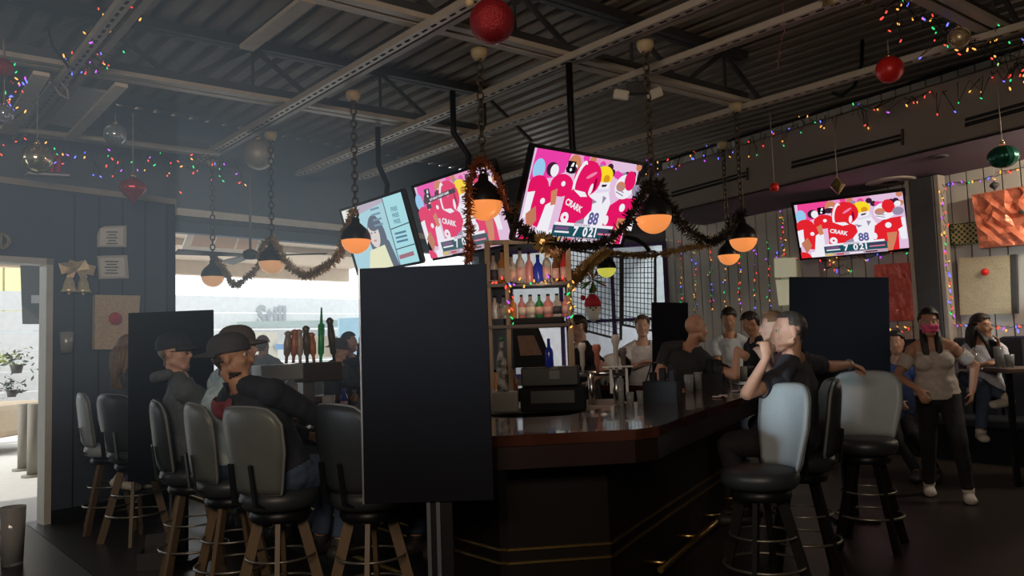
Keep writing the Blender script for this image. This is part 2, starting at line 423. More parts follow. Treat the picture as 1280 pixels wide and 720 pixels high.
conduit([c+JD*-1.2+V((0, 0, 4.12)), c+JD*3.0+V((0, 0, 4.12))], .035, 'grey conduit running along the slate blue wall', M['strut'])
# planks and sheet at the upper left
def plank(pts, wd, lab, m, name='timber_plank', cat='plank'):
    w = MB(); w.bar(pts[0], pts[1], wd, .035); o = obj(name, w, m); return tag(o, lab, cat)
wood = mat('raw timber', (.75, .64, .50), .6, var=.15, scale=10, kind='wood')
plank([atZ(52, 92, 4.1), atZ(8, 166, 4.1)], .13, 'pale timber plank at the far upper left below the ceiling', wood)
plank([atZ(152, 106, 4.1), atZ(86, 174, 4.1)], .11, 'pale timber plank right of the beige ceiling sheet', wood)
plank([atZ(385, 0, 4.12), atZ(308, 60, 4.12)], .12, 'timber plank with bright end above the leftmost lamps', mat('grey timber', (.42, .36, .29), .6, var=.15, scale=10))
w = MB(); w.slab([atZ(62, 104, 4.25), atZ(138, 116, 4.25), atZ(92, 160, 4.25), atZ(30, 150, 4.25)], (0, 0, .02)); o = obj('ceiling_sheet', w, mat('beige sheet', (.68, .63, .55), .7, bump=.2)); tag(o, 'beige insulation sheet between two timber planks at upper left', 'ceiling sheet')
# loose cables
def cable(pts, r, lab, m=None):
    w = MB(); w.tube(pts, r, 6); o = obj('cable', w, m or M['black']); return tag(o, lab, 'cable')
cable([atY(60, 35, 6.6), atY(66, 58, 6.6), atY(80, 76, 6.7), atY(86, 84, 6.8)], .012, 'dark cable drooping at the upper left corner')
cable([atY(62, 98, 7.2), atY(75, 118, 7.2), atY(86, 124, 7.2), atY(84, 112, 7.2), atY(70, 96, 7.2)], .012, 'looped cable below the upper left joist', M['steel'])
cable([atY(1078, 50, 8.2), atY(1077, 80, 8.2), atY(1068, 108, 8.2), atY(1052, 120, 8.2), atY(1040, 116, 8.2)], .02, 'curved black cable hanging left of the red ball')
# twin emergency light
p = atY(797, 118, 7.6); t = thing('emergency_light', 'twin headed white emergency light under the joist above the middle television', 'emergency light', p)
w = MB(); w.box((0, 0, .06), (.22, .10, .12), None, None, .015); obj('housing', w, M['steel_dark'], t)
for sx, an in ((-.17, .2), (.16, -.35)):
    w = MB(); w.box((sx, -.04, -.01), (.15, .09, .10), None, Matrix.Rotation(an, 4, 'Y') @ Matrix.Rotation(.3, 4, 'X'), .02); obj('lamp_head', w, mat('ivory plastic', (.66, .6, .5), .5), t)
w = MB(); w.rod((0, 0, .12), (0, 0, atZ(797, 50, 4.2).z-p.z+.03), .012); obj('stem', w, M['steel_dark'], t)
# ------------------------------------------------------------------ hanging lamps
orange = emat((1.0, .25, .04), 1.0)
def lampmat(name, c, s):
    return mat(name, c, .35, emit=c, es=s)
O_near = lampmat('orange glass near', (1.0, .33, .09), .72)
O_far = lampmat('orange glass hazy', (.85, .45, .22), .42)  # paler copy for the far lamps, haze put into the colour
Yl = lampmat('yellow glass', (.75, .72, .10), .62)
def chain(w, z0, z1, R=.028):
    z = z0; k = 0
    while z < z1:
        ax = Matrix.Rotation(pi/2, 3, 'X'); rot = Matrix.Rotation(pi/2*(k % 2)+.4, 3, 'Z')
        for (dz) in (0,):
            n = 10; vs = []; fs = []
            for i in range(n):
                a = 2*pi*i/n; c = V((R*cos(a), 0, R*1.5*sin(a)))
                d = V((cos(a), 0, sin(a)))
                for j in range(4):
                    b_ = 2*pi*j/4; vs.append(rot @ (c+d*.0095*cos(b_)+V((0, .0095*sin(b_), 0)))+V((0, 0, z)))
            for i in range(n):
                for j in range(4): fs.append([i*4+j, ((i+1) % n)*4+j, ((i+1) % n)*4+(j+1) % 4, i*4+(j+1) % 4])
            w.add(vs, fs, None, True)
        z += R*2.35; k += 1
def lamp(px, py, Y, dpx, lab, gm, ztop=4.14, shade=None):
    p = atY(px, py, Y); R = dpx*Y/F/2
    t = thing('pendant_lamp', lab, 'hanging lamp', p, 0, 'chain-hung globe lamps around the bar')
    w = MB(); w.lathe([(R*sin(pi*i/28), -R*cos(pi*i/28)) for i in range(0, 15)]+[(0, 0)], n=28); obj('globe', w, gm, t)
    w = MB(); pr = [(R*1.03, -.012)]+[(R*1.02*cos(a), R*1.02*sin(a)) for a in [i*.14 for i in range(0, 8)]]
    pr += [(R*.42, R*1.0), (R*.28, R*1.12), (R*.26, R*1.42), (R*.2, R*1.46), (0, R*1.46)]
    w.lathe(pr, n=28); obj('shade', w, shade or mat('black enamel shade', (.014, .013, .014), .35), t)
    w = MB(); w.torus((0, 0, R*1.56), R*.12, .012, n=12, k=6, ax=Matrix.Rotation(pi/2, 3, 'X')); obj('hanging_loop', w, M['blackmetal'], t)
    w = MB(); chain(w, R*1.7, ztop-p.z-.06); obj('chain', w, mat('dark bronze chain', (.10, .075, .05), .4, .7), t)
    w = MB(); h = ztop-p.z; w.lathe([(.0, h-.09), (.05, h-.085), (.075, h-.04), (.075, h), (0, h)], n=16); obj('ceiling_mount', w, mat('tan ceiling mount', (.5, .38, .22), .5), t)
    return t, p, R
LP = {}
for k, a in dict(n605=(605, 252, 6.75, 48, 'large glowing orange lamp in front of the left football television', O_near), n817=(817, 270, 6.7, 45, 'large glowing orange lamp right of the middle television', O_near),
        n445=(445, 299, 7.75, 37, 'glowing orange lamp in front of the advertisement television', O_near), n340=(340, 326, 9.1, 33, 'hazy orange lamp second from the left before the window', O_far),
        n265=(266, 345, 10.3, 28, 'hazy pale orange lamp furthest left before the window', O_far), n929=(929, 298, 8.6, 34, 'orange lamp with a black shade right of the looped dark garland', O_near),
        n911=(911, 318, 10.3, 27, 'small orange lamp partly behind another lamp near the board wall', O_near), n758=(758, 335, 11.8, 24, 'small yellow lamp in front of the wire lattice', Yl)).items():
    LP[k] = lamp(*a)
# ------------------------------------------------------------------ tinsel garlands
def garland(pts, r, lab, m, sag=0, dens=520, seed=1):
    r *= 1.2
    rnd = random.Random(seed); pts = [V(p) for p in pts]; P = []
    n = 14
    for i in range(len(pts)-1):
        p0 = pts[max(i-1, 0)]; p1 = pts[i]; p2 = pts[i+1]; p3 = pts[min(i+2, len(pts)-1)]
        for k in range(n):
            t = k/n; P.append(.5*((2*p1)+(p2-p0)*t+(2*p0-5*p1+4*p2-p3)*t*t+(3*p1-p0-3*p2+p3)*t**3))
    P.append(pts[-1]); w = MB(); w.tube(P, r*.3, 5)
    L = sum((P[i+1]-P[i]).length for i in range(len(P)-1)); N = int(dens*L)
    for _ in range(N):
        i = rnd.randrange(len(P)-1); c = P[i].lerp(P[i+1], rnd.random())
        d = V((rnd.gauss(0, 1), rnd.gauss(0, 1), rnd.gauss(0, 1))).normalized(); s = d.orthogonal().normalized()*r*.19
        e = c+d*r*rnd.uniform(.7, 1.25); w.add([c-s, c+s, e+s*.4, e-s*.4], [[0, 1, 2, 3]])
    o = obj('tinsel_garland', w, m); return tag(o, lab, 'garland')
T_dark = mat('dark bronze tinsel', (.05, .038, .028), .4, .4, var=.7, scale=60)
T_red = mat('copper red tinsel', (.42, .12, .05), .35, .4, var=.7, scale=60)
T_gold = mat('gold tinsel', (.62, .40, .15), .3, .5, var=.7, scale=60)
T_tan = mat('faded gold tinsel', (.55, .38, .20), .35, .4, var=.6, scale=60)
g = lambda L: [atY(x, y, Y) for x, y, Y in L]
garland(g([(634, 262, 6.5), (645, 278, 6.4), (662, 294, 6.3), (690, 303, 6.2), (730, 307, 6.3), (760, 300, 6.4), (785, 276, 6.5), (800, 247, 6.6), (812, 228, 6.7)]), .055, 'dark tinsel garland looping under the middle television', T_dark, seed=2)
garland(g([(822, 228, 6.7), (835, 256, 6.9), (858, 285, 7.4), (885, 302, 7.9), (905, 294, 8.2), (918, 276, 8.5), (927, 266, 8.6)]), .06, 'dark tinsel garland looping between two orange lamps on the right', T_dark, seed=3)
garland(g([(598, 200, 6.7), (588, 225, 6.6), (586, 260, 6.5), (587, 300, 6.5), (586, 326, 6.5)]), .05, 'copper red tinsel hanging down the left side of the nearest lamp', T_red, seed=4)
garland(g([(602, 198, 6.75), (617, 215, 6.6), (628, 240, 6.5), (636, 264, 6.4)]), .035, 'copper red tinsel hanging down the right side of the nearest lamp', T_red, seed=5)
garland(g([(678, 302, 6.1), (700, 320, 8.0), (712, 352, 8.2), (730, 336, 9.5), (745, 322, 10.8), (757, 315, 11.6)]), .07, 'gold tinsel garland rising from the bottle shelf to the yellow lamp', T_gold, seed=6)
garland(g([(757, 315, 11.6), (780, 318, 11.6), (805, 320, 11.3), (835, 316, 11.0), (868, 309, 10.8), (890, 306, 10.6)]), .055, 'gold tinsel garland stretching from the yellow lamp towards the board wall', T_gold, seed=7)
garland(g([(442, 262, 7.7), (432, 290, 7.9), (424, 318, 8.1), (405, 334, 8.4), (385, 344, 8.6), (365, 336, 8.9), (352, 318, 9.0), (341, 298, 9.1)]), .05, 'faded gold garland sagging between the two lamps before the window', T_tan, seed=8)
garland(g([(337, 298, 9.1), (326, 312, 9.2), (322, 334, 9.4), (305, 350, 9.8), (292, 356, 10.0), (282, 340, 10.2), (272, 326, 10.3), (266, 320, 10.3)]), .045, 'faded gold garland hanging between the two leftmost lamps', T_tan, seed=9)
# ------------------------------------------------------------------ ornaments
def orn(px, py, Y, dpx, lab, m, kind='ball', top=None, name='ball_ornament', n=24):
    p = atY(px, py, Y); R = dpx*Y/F/2; t = thing(name, lab, 'ornament', p, 0)
    w = MB()
    if kind == 'ball': w.ball((0, 0, 0), R, None, n)
    elif kind == 'onion':
        pr = [(R*r_, R*z) for r_, z in ((0, -1.25), (.12, -1.05), (.35, -.75), (.72, -.42), (.97, -.1), (1, .12), (.85, .42), (.55, .68), (.25, .82), (.12, .95), (0, .95))]
        k = 24; vs = []; fs = []
        for r_, z in pr: vs += [V((r_*(1+.06*cos(8*2*pi*j/k))*cos(2*pi*j/k), r_*(1+.06*cos(8*2*pi*j/k))*sin(2*pi*j/k), z)) for j in range(k)]
        for i in range(len(pr)-1): fs += [[i*k+j, i*k+(j+1) % k, (i+1)*k+(j+1) % k, (i+1)*k+j] for j in range(k)]
        w.add(vs, fs, None, True)
    elif kind == 'ribbed':
        k = 40; pr = [(sin(pi*i/16), -cos(pi*i/16)*.85) for i in range(17)]; vs = []; fs = []
        for r_, z in pr: vs += [V((R*r_*(1+.07*cos(14*2*pi*j/k+z*2))*cos(2*pi*j/k), R*r_*(1+.07*cos(14*2*pi*j/k+z*2))*sin(2*pi*j/k), R*z)) for j in range(k)]
        for i in range(len(pr)-1): fs += [[i*k+j, i*k+(j+1) % k, (i+1)*k+(j+1) % k, (i+1)*k+j] for j in range(k)]
        w.add(vs, fs, None, True)
    elif kind == 'diamond':
        w.lathe([(0, -R*1.25), (R, 0), (R*.9, R*.15), (0, R*1.2)], n=8, smooth=False)
    elif kind == 'wire':
        for i in range(9):
            ax = Euler((random.uniform(0, 3), random.uniform(0, 3), random.uniform(0, 3))).to_matrix(); w.torus((0, 0, 0), R*.97, R*.045, n=24, k=5, ax=ax)
        w.ball((0, 0, 0), R*.8, None, 16)
    obj('bauble', w, m, t)
    w = MB(); w.lathe([(R*.2, R*.93), (R*.2, R*1.12), (R*.1, R*1.14), (0, R*1.14)], n=12); w.torus((0, 0, R*1.22), R*.09, R*.02, n=10, k=5, ax=Matrix.Rotation(pi/2, 3, 'X')); obj('cap', w, M['gold'], t)
    if top is not None:
        w = MB(); w.rod((0, 0, R*1.25), (0, 0, top-p.z), .005, n=5); obj('hook_wire', w, M['steel'], t)
    return t
gl_red = mat('red glitter', (.28, .012, .018), .35, .35, var=.8, scale=120, bump=.5)
sat_red = mat('satin red', (.62, .02, .015), .35, .1, var=.08)
orn(615, 27, 4.1, 58, 'large red glitter ball hanging at the top centre', gl_red, top=4.15, n=32)
orn(1112, 87, 7.0, 34, 'satin red ball hanging at the upper right', sat_red, top=4.2)
orn(1199, 47, 6.6, 27, 'gold wire ball hanging among the coloured lights at upper right', mat('gold wire', (.55, .42, .25), .35, .6), 'wire', top=4.2)
orn(323, 193, 9.2, 39, 'matt silver ball hanging above the second lamp from the left', mat('matt silver', (.42, .38, .33), .5, .4), top=4.15)
orn(144, 168, 8.2, 28, 'clear glass ball hanging left of the silver ball', mat('smoky glass ball', (.55, .6, .6), .08, .3, trans=.6), top=4.2)
orn(46, 198, 6.9, 38, 'shiny gold ball hanging in front of the red letter sign', mat('mirror gold', (.8, .68, .4), .12, .95), top=4.0)
orn(166, 236, 7.6, 32, 'ribbed red onion shaped ornament hanging before the slate blue wall', mat('foil red', (.5, .06, .08), .22, .5, var=.4, scale=20), 'onion', top=3.95, name='onion_ornament')
orn(4, 84, 6.3, 24, 'dark red ball at the far left edge under the joist', gl_red, top=4.2)
orn(5, 142, 6.4, 24, 'clear glass ball at the far left edge among coloured lights', mat('smoky glass ball', (.55, .6, .6), .08, .3, trans=.6), top=4.2)
orn(968, 234, 9.0, 12, 'small dark red ball hanging left of the wall television', sat_red, top=4.15)
orn(1047, 232, 8.9, 19, 'faceted gold drop ornament hanging above the wall television', M['gold'], 'diamond', top=3.9, name='drop_ornament')
orn(1254, 196, 7.5, 34, 'ribbed dark green ornament hanging at the right edge', mat('foil green', (.015, .10, .06), .25, .5, var=.3), 'ribbed', top=3.9, name='ribbed_ornament')
orn(1243, 232, 8.9, 11, 'tiny dark drop ornament below the green one', M['steel_dark'], 'onion', top=3.45, name='drop_ornament')
orn(587, 3, 4.6, 12, 'small tan ball beside the large red glitter ball', mat('tan ball', (.55, .4, .22), .4), top=4.15)
# star ornament and pink tinsel strip at the top
def star(px, py, Y, dpx, lab, m):
    p = atY(px, py, Y); R = dpx*Y/F/2; t = thing('star_ornament', lab, 'ornament', p)
    w = MB(); pts = [((R if i % 2 == 0 else R*.42)*sin(2*pi*i/10), (R if i % 2 == 0 else R*.42)*cos(2*pi*i/10)) for i in range(10)]
    vs = [(x, 0, z) for x, z in pts]+[(0, -.03, 0), (0, .03, 0)]
    w.add(vs, [[i, (i+1) % 10, 10] for i in range(10)]+[[(i+1) % 10, i, 11] for i in range(10)])
    w.rod((0, 0, R), (0, 0, 4.18-p.z), .004, n=5, m=None); obj('star', w, m, t); return t
star(1035, -2, 6.0, 30, 'gold star ornament cut by the top edge', M['gold'])
star(1082, -2, 6.2, 24, 'tan star ornament beside the gold star at the top edge', mat('tan star', (.5, .36, .2), .3, .6))
w = MB(); P = g([(977, -6, 6.4), (979, 20, 6.4), (980, 40, 6.4), (974, 62, 6.4), (972, 85, 6.4)])
for i in range(len(P)-1):
    for k in range(5):
        a = P[i].lerp(P[i+1], k/5); w.bar(a, a+(P[i+1]-P[i])*.26+V((random.uniform(-.03, .03), 0, 0)), .012, .003)
o = obj('ribbon_strip', w, mat('pink foil ribbon', (.6, .22, .26), .3, .4)); tag(o, 'curly pink foil ribbon hanging from the top edge', 'ribbon')
# ------------------------------------------------------------------ coloured string lights
BC = [((1.0, .06, .04), 2.2), ((.03, .75, .22), 1.3), ((.12, .14, 1.0), 2.4), ((1.0, .42, .08), 1.8), ((.55, .10, .95), 1.6), ((.9, .7, .3), 1.2)]
BM = []
for c, s in BC:
    w = MB(); w.lathe([(0, -.022), (.007, -.016), (.010, -.004), (.008, .008), (.006, .02), (0, .021)], n=6)
    m_ = emat(c, s)
    try: m_.cycles.emission_sampling = 'NONE'
    except Exception: pass
    BM.append(w.mesh('bulb', m_))
wire_m = mat('green wire', (.01, .03, .015), .6)
def lights(pts, nb, lab, jit=.05, seed=1, scl=1.0, cols=(0, 1, 2, 3, 4, 0, 3), drop=0.0, wire=True):
    rnd = random.Random(seed); pts = [V(p) for p in pts]
    t = thing('string_lights', lab, 'string lights', pts[0])
    Ls = [(pts[i+1]-pts[i]).length for i in range(len(pts)-1)]; T = sum(Ls); path = []; 
    for b_ in range(nb):
        d = T*(b_+rnd.uniform(.2, .8))/nb; i = 0
        while i < len(Ls)-1 and d > Ls[i]: d -= Ls[i]; i += 1
        c = pts[i].lerp(pts[i+1], min(1, d/Ls[i])); path.append(c+V((rnd.gauss(0, jit*.35), rnd.gauss(0, jit*.35), rnd.gauss(0, jit*.35))))
        off = V((rnd.gauss(0, jit), rnd.gauss(0, jit), rnd.gauss(0, jit)-drop*rnd.random()))
        k = rnd.choice(cols); o = bpy.data.objects.new('bulb', BM[k]); COL.objects.link(o); o.parent = t
        o.location = c+off-pts[0]; o.rotation_euler = (rnd.uniform(-1, 1), rnd.uniform(-1, 1), 0); s_ = .62*scl*rnd.uniform(.8, 1.25); o.scale = (s_, s_, s_)
        path.append(c+off+V((0, 0, .02*s_)))
    if wire:
        w = MB(); w.tube([pts[0]]+path+[pts[-1]], .004, 4); wpart('wire', w, wire_m, t)
    return t
lights(g([(0, 178, 9.0), (60, 182, 9.3), (130, 188, 9.6), (200, 192, 9.9), (262, 200, 10.1), (310, 205, 10.2)]), 58, 'coloured lights drooping along the conduit on the slate blue wall', .09, 11, 1.25, drop=.25)
lights(g([(155, 8, 6.0), (135, 30, 6.2), (115, 55, 6.5), (98, 78, 6.8), (92, 95, 7.0)]), 24, 'coloured lights wound around the strut at upper left', .07, 12, 1.1)
lights(g([(172, 12, 6.2), (160, 38, 6.3), (148, 55, 6.4), (136, 72, 6.6), (118, 84, 6.8), (104, 98, 7.0)]), 18, 'coloured lights hanging loose right of the upper left strut', .08, 13, 1.1)
lights(g([(2, 92, 6.4), (20, 96, 6.5), (12, 110, 6.5), (26, 116, 6.5), (8, 130, 6.5), (18, 148, 6.6)]), 26, 'tangle of coloured lights at the far left edge', .06, 14, 1.1)
def onS(x, y, o=.03): return atP(x, y, SPs, NS)+NS*o
lights([onS(x, y) for x, y in ((800, 207), (840, 194), (880, 188), (920, 178), (960, 168), (1000, 157), (1045, 146), (1090, 132), (1130, 121), (1165, 118), (1200, 108), (1240, 94), (1290, 74))], 85, 'coloured lights strung along the top edge of the soffit', .07, 15, 1.15, drop=.22)
lights(g([(1095, 6, 6.4), (1120, 18, 6.5), (1150, 26, 6.6), (1180, 36, 6.7), (1210, 52, 6.9), (1240, 66, 7.1), (1285, 84, 7.4)]), 60, 'coloured lights bunched along the joist at the upper right corner', .13, 16, 1.2, cols=(0, 0, 3, 1, 2, 3))
def onE(x, y, o=.04): return atP(x, y, PE+NE*o, NE)
lights([onE(x, y, .34) for x, y in ((1178, 230), (1179, 262), (1181, 290), (1183, 318), (1186, 350), (1190, 385), (1192, 400))], 26, 'vertical coloured lights on the board wall right of the column', .02, 17, 1.5)
lights([onE(x, y) for x, y in ((1180, 231), (1205, 230), (1230, 224), (1255, 216), (1285, 208))], 12, 'coloured lights along the top of the board wall at right', .02, 18, 1.4)
lights([onE(x, y, .2) for x, y in ((1102, 408), (1130, 412), (1160, 409), (1195, 409), (1230, 409), (1285, 407))], 30, 'coloured lights along the top of the dark booth', .03, 19, 1.5)
lights([onE(x, y) for x, y in ((966, 317), (1000, 326), (1040, 324), (1080, 322), (1110, 317), (1148, 312))], 26, 'coloured lights sagging below the wall television', .03, 20, 1.3)
lights([onE(x, y) for x, y in ((1030, 330), (1042, 336), (1055, 332), (1066, 340), (1048, 344))], 12, 'coloured lights bunched above the red wrapped picture', .04, 21, 1.2)
for i, (x, y0, y1) in enumerate([(850, 300, 395), (868, 296, 392), (888, 292, 390), (905, 300, 398), (924, 290, 390), (942, 285, 395), (960, 300, 400), (977, 262, 320)]):
    lights([onE(x, y0), onE(x+1, (y0+y1)/2), onE(x+2, y1)], 15, '%s strand from the left of vertical lights on the board wall' % ORD[i], .02, 30+i, 1.15)
# ------------------------------------------------------------------ televisions
class Paint:
    def __init__(s, w, h): s.w = w; s.h = h; s.mb = MB(); s.k = 0
    def _p(s, u, v):
        u = min(max(u, 0), 1); v = min(max(v, 0), 1)
        return V(((u-.5)*s.w, -.0012*s.k-.001, (.5-v)*s.h))
    def poly(s, pts, c, st=1.0): s.k += 1; s.mb.add([s._p(u, v) for u, v in pts], [list(range(len(pts)))], emat(c, st))
    def ell(s, u, v, ru, rv, c, rot=0, n=22, a0=0, a1=2*pi):
        asp = s.w/s.h; P = []
        for i in range(n):
            a = a0+(a1-a0)*i/(n if a1-a0 > 6.2 else n-1); x = ru*cos(a)*asp; y = rv*sin(a)
            P.append((u+(x*cos(rot)-y*sin(rot))/asp, v+x*sin(rot)+y*cos(rot)))
        s.poly(P, c)
    def txt(s, t, u, v, size, c, rot=0, sx=1.0):
        s.k += 1; vs, fs = text_geo(t); o = s._p(u, v); r = rot
        P = [o+V((s.h*size*(q.x*sx*cos(r)-q.y*sin(r)), 0, s.h*size*(q.x*sx*sin(r)+q.y*cos(r)))) for q in vs]
        s.mb.add(P, fs, emat(c, 1.0))
WH = (.86, .84, .9)
def football(w, h, red, pink, extra=False, hazy=0.0):
    p = Paint(w, h); H = lambda c: tuple(q*(1-hazy)+.5*hazy for q in c)
    red = H(red); pink = H(pink); white = H(WH); skin = H(lin(205, 130, 95)); dark = H(lin(60, 30, 50)); gray = H(lin(150, 140, 165))
    p.poly([(0, 0), (1, 0), (1, 1), (0, 1)], H(lin(225, 190, 220)))
    p.poly([(.03, 0), (.33, 0), (.30, .22), (.20, .30), (.02, .35)], pink); p.poly([(.33, 0), (.72, 0), (.66, .12), (.36, .14)], H(lin(235, 150, 200)))
    for i in range(26):          # crowd
        rr = random.Random(i); p.ell(rr.uniform(.3, 1.0), rr.uniform(0, .2), .03, .05, [dark, gray, skin, white, pink][i % 5], n=9)
    p.ell(.17, .20, .05, .08, dark); p.ell(.19, .21, .035, .07, white)
    p.ell(.35, .10, .055, .10, skin); p.ell(.35, .13, .03, .025, white); p.ell(.33, .17, .05, .05, dark)
    # left players
    p.ell(.055, .22, .05, .12, H(lin(150, 200, 235))); p.ell(.08, .42, .09, .14, red)
    p.poly([(.05, .42), (.20, .38), (.24, .60), (.14, .86), (.06, .82)], red); p.ell(.14, .56, .02, .035, white)
    p.poly([(.0, .48), (.06, .46), (.05, .70), (0, .80)], white); p.poly([(.17, .60), (.25, .52), (.24, .95), (.13, .97)], white)
    p.poly([(.02, .72), (.09, .62), (.12, .78), (.06, .92)], H(lin(190, 120, 90)))
    p.ell(.27, .36, .10, .13, red); p.ell(.28, .34, .018, .03, white); p.poly([(.19, .44), (.24, .40), (.25, .58), (.21, .60)], skin)
    p.ell(.005, .98, .09, .10, red); p.poly([(.10, .9), (.3, .88), (.3, 1), (.1, 1)], white)
    # player in white, number 88
    p.poly([(.53, .40), (.60, .32), (.70, .34), (.75, .50), (.74, .86), (.50, .86), (.51, .60)], white)
    p.poly([(.55, .46), (.62, .50), (.58, .53)], gray); p.poly([(.66, .42), (.70, .44), (.67, .52)], gray)
    p.poly([(.57, .30), (.70, .28), (.72, .36), (.58, .40)], H(lin(225, 215, 235)))
    p.ell(.625, .185, .085, .115, H(lin(250, 215, 40))); p.ell(.655, .22, .03, .05, H(lin(215, 150, 30))); p.poly([(.555, .13), (.58, .10), (.575, .28), (.56, .26)], H(lin(190, 90, 30)))
    p.poly([(.59, .27), (.70, .25), (.69, .33), (.60, .35)], white); p.poly([(.62, .29), (.67, .28), (.66, .31), (.62, .32)], dark)
    p.txt('88', .615, .71, .20, H(lin(95, 90, 150)), 0, .85)
    # big helmet and back of centre player
    p.ell(.475, .24, .125, .205, red); p.ell(.40, .24, .04, .20, white, .25); p.ell(.415, .25, .035, .17, red, .25); p.ell(.50, .20, .05, .02, H(lin(240, 130, 170)), -.5)
    p.ell(.52, .36, .015, .07, white, .2); p.ell(.55, .30, .012, .08, H(lin(150, 0, 50)))
    p.poly([(.30, .46), (.36, .38), (.48, .40), (.56, .48), (.57, .60), (.50, .74), (.42, .86), (.29, .86)], red); p.poly([(.36, .385), (.47, .40), (.50, .45), (.44, .46)], white)
    p.poly([(.45, .75), (.52, .70), (.53, .86), (.43, .86)], gray)
    p.txt('CRARK', .395, .57, .10, white, -.30, .9); p.txt('9', .335, .76, .26, white, -.1)
    # right player
    p.poly([(.73, .52), (.82, .42), (.97, .40), (1.0, .62), (.93, .70), (.92, .98), (.74, .98), (.70, .80)], red)
    p.ell(.83, .28, .095, .15, white, -.2); p.ell(.87, .20, .055, .12, red, -.2); p.ell(.79, .28, .045, .06, skin); 
    for k in range(3): p.poly([(.75, .26+.04*k), (.83, .30+.04*k), (.83, .315+.04*k), (.75, .275+.04*k)], gray)
    p.ell(.85, .53, .028, .05, white, .4); p.ell(.72, .70, .022, .06, white); p.poly([(.965, .42), (1, .42), (1, .60), (.97, .56)], white)
    p.poly([(.83, .66), (.92, .66), (.90, .80), (.86, .98), (.80, .98), (.83, .80)], skin); p.poly([(.93, .62), (1.0, .55), (1.0, .8), (.95, .8)], white)
    p.ell(.95, .30, .05, .07, gray)
    # score strip
    p.poly([(.22, .86), (.80, .86), (.82, .90), (.22, .90)], white)
    teal = H(lin(28, 78, 88)); p.poly([(.20, .895), (.84, .895), (.83, .985), (.19, .985)], teal) if False else None
    p.poly([(.25, .765), (.80, .765), (.80, .80), (.25, .80)], white); p.txt('REGULAR SEASON', .50, .782, .032, gray)
    p.poly([(.24, .80), (.82, .80), (.82, .93), (.24, .93)], teal)
    p.poly([(.26, .815), (.38, .815), (.38, .85), (.26, .85)], H(lin(120, 80, 130))); p.poly([(.26, .865), (.39, .865), (.39, .885), (.26, .885)], white)
    p.poly([(.66, .815), (.80, .815), (.80, .85), (.66, .85)], H(lin(70, 60, 90))); p.poly([(.66, .86), (.80, .86), (.80, .88), (.66, .88)], H(lin(235, 120, 150)))
    p.txt('7', .445, .862, .15, white); p.txt('0', .535, .862, .15, white); p.txt('21', .61, .862, .15, white)
    p.poly([(.24, .93), (.82, .93), (.82, .985), (.24, .985)], H(lin(185, 160, 180))); p.poly([(.25, .94), (.32, .94), (.32, .975), (.25, .975)], H(lin(215, 190, 90)))
    for k, (a, b_) in enumerate(((.35, .42), (.47, .60), (.62, .73))): p.poly([(a, .945), (b_, .945), (b_, .97), (a, .97)], [H(lin(200, 60, 70)), white, H(lin(90, 60, 60))][k])
    # corner badge
    p.poly([(.235, .07), (.305, .07), (.305, .20), (.235, .20)], H(lin(14, 12, 16))); p.poly([(.275, .085), (.29, .085), (.285, .13), (.262, .13)], white); p.ell(.268, .165, .010, .018, white)
    if extra:
        p.poly([(.20, .20), (.62, .16), (.62, .22), (.20, .26)], dark); p.txt('SATURDAY NIGHT GAME', .41, .21, .04, white, .06); p.poly([(.22, .27), (.28, .27), (.28, .33), (.22, .33)], dark)
    return p.mb
def advert(w, h):
    p = Paint(w, h); c1 = lin(150, 205, 215)
    p.poly([(0, 0), (1, 0), (1, 1), (0, 1)], lin(165, 205, 215)); p.poly([(0, 0), (.22, 0), (.2, .3), (.0, .5)], lin(225, 225, 215))
    p.poly([(.25, 0), (.72, 0), (.72, .05), (.2, .14)], lin(180, 170, 185))
    hair = lin(95, 105, 120); sk = lin(215, 205, 200)
    p.ell(.47, .55, .14, .36, hair); p.ell(.43, .48, .085, .20, sk); p.ell(.46, .33, .09, .10, hair); p.poly([(.30, .70), (.56, .66), (.64, 1), (.20, 1)], lin(225, 225, 190))
    p.ell(.40, .45, .014, .012, hair); p.ell(.46, .45, .014, .012, hair); p.ell(.43, .57, .025, .014, lin(190, 140, 140))
    p.poly([(.54, .50), (.64, .62), (.70, 1), (.60, 1)], hair)
    p.poly([(.70, 0), (1, 0), (1, 1), (.70, 1)], lin(165, 215, 222)); p.poly([(.70, 0), (.715, 0), (.715, 1), (.70, 1)], lin(110, 120, 140))
    for k in range(3): p.txt('FREE', .84, .20+.09*k, .085, lin(105, 150, 165))
    p.poly([(.72, .46), (1, .43), (1, .445), (.72, .475)], lin(60, 80, 95)); p.poly([(.72, .76), (1, .74), (1, .755), (.72, .775)], lin(60, 80, 95))
    for k in range(3): p.poly([(.76, .53+.06*k), (.93, .53+.06*k), (.93, .56+.06*k), (.76, .56+.06*k)], lin(85, 125, 150))
    p.poly([(.74, .86), (.96, .84), (.96, .90), (.74, .92)], lin(160, 110, 120))
    for k in range(4): p.poly([(.50, .10+.08*k), (.64, .10+.08*k), (.64, .13+.08*k), (.50, .13+.08*k)], lin(120, 145, 165))
    return p.mb
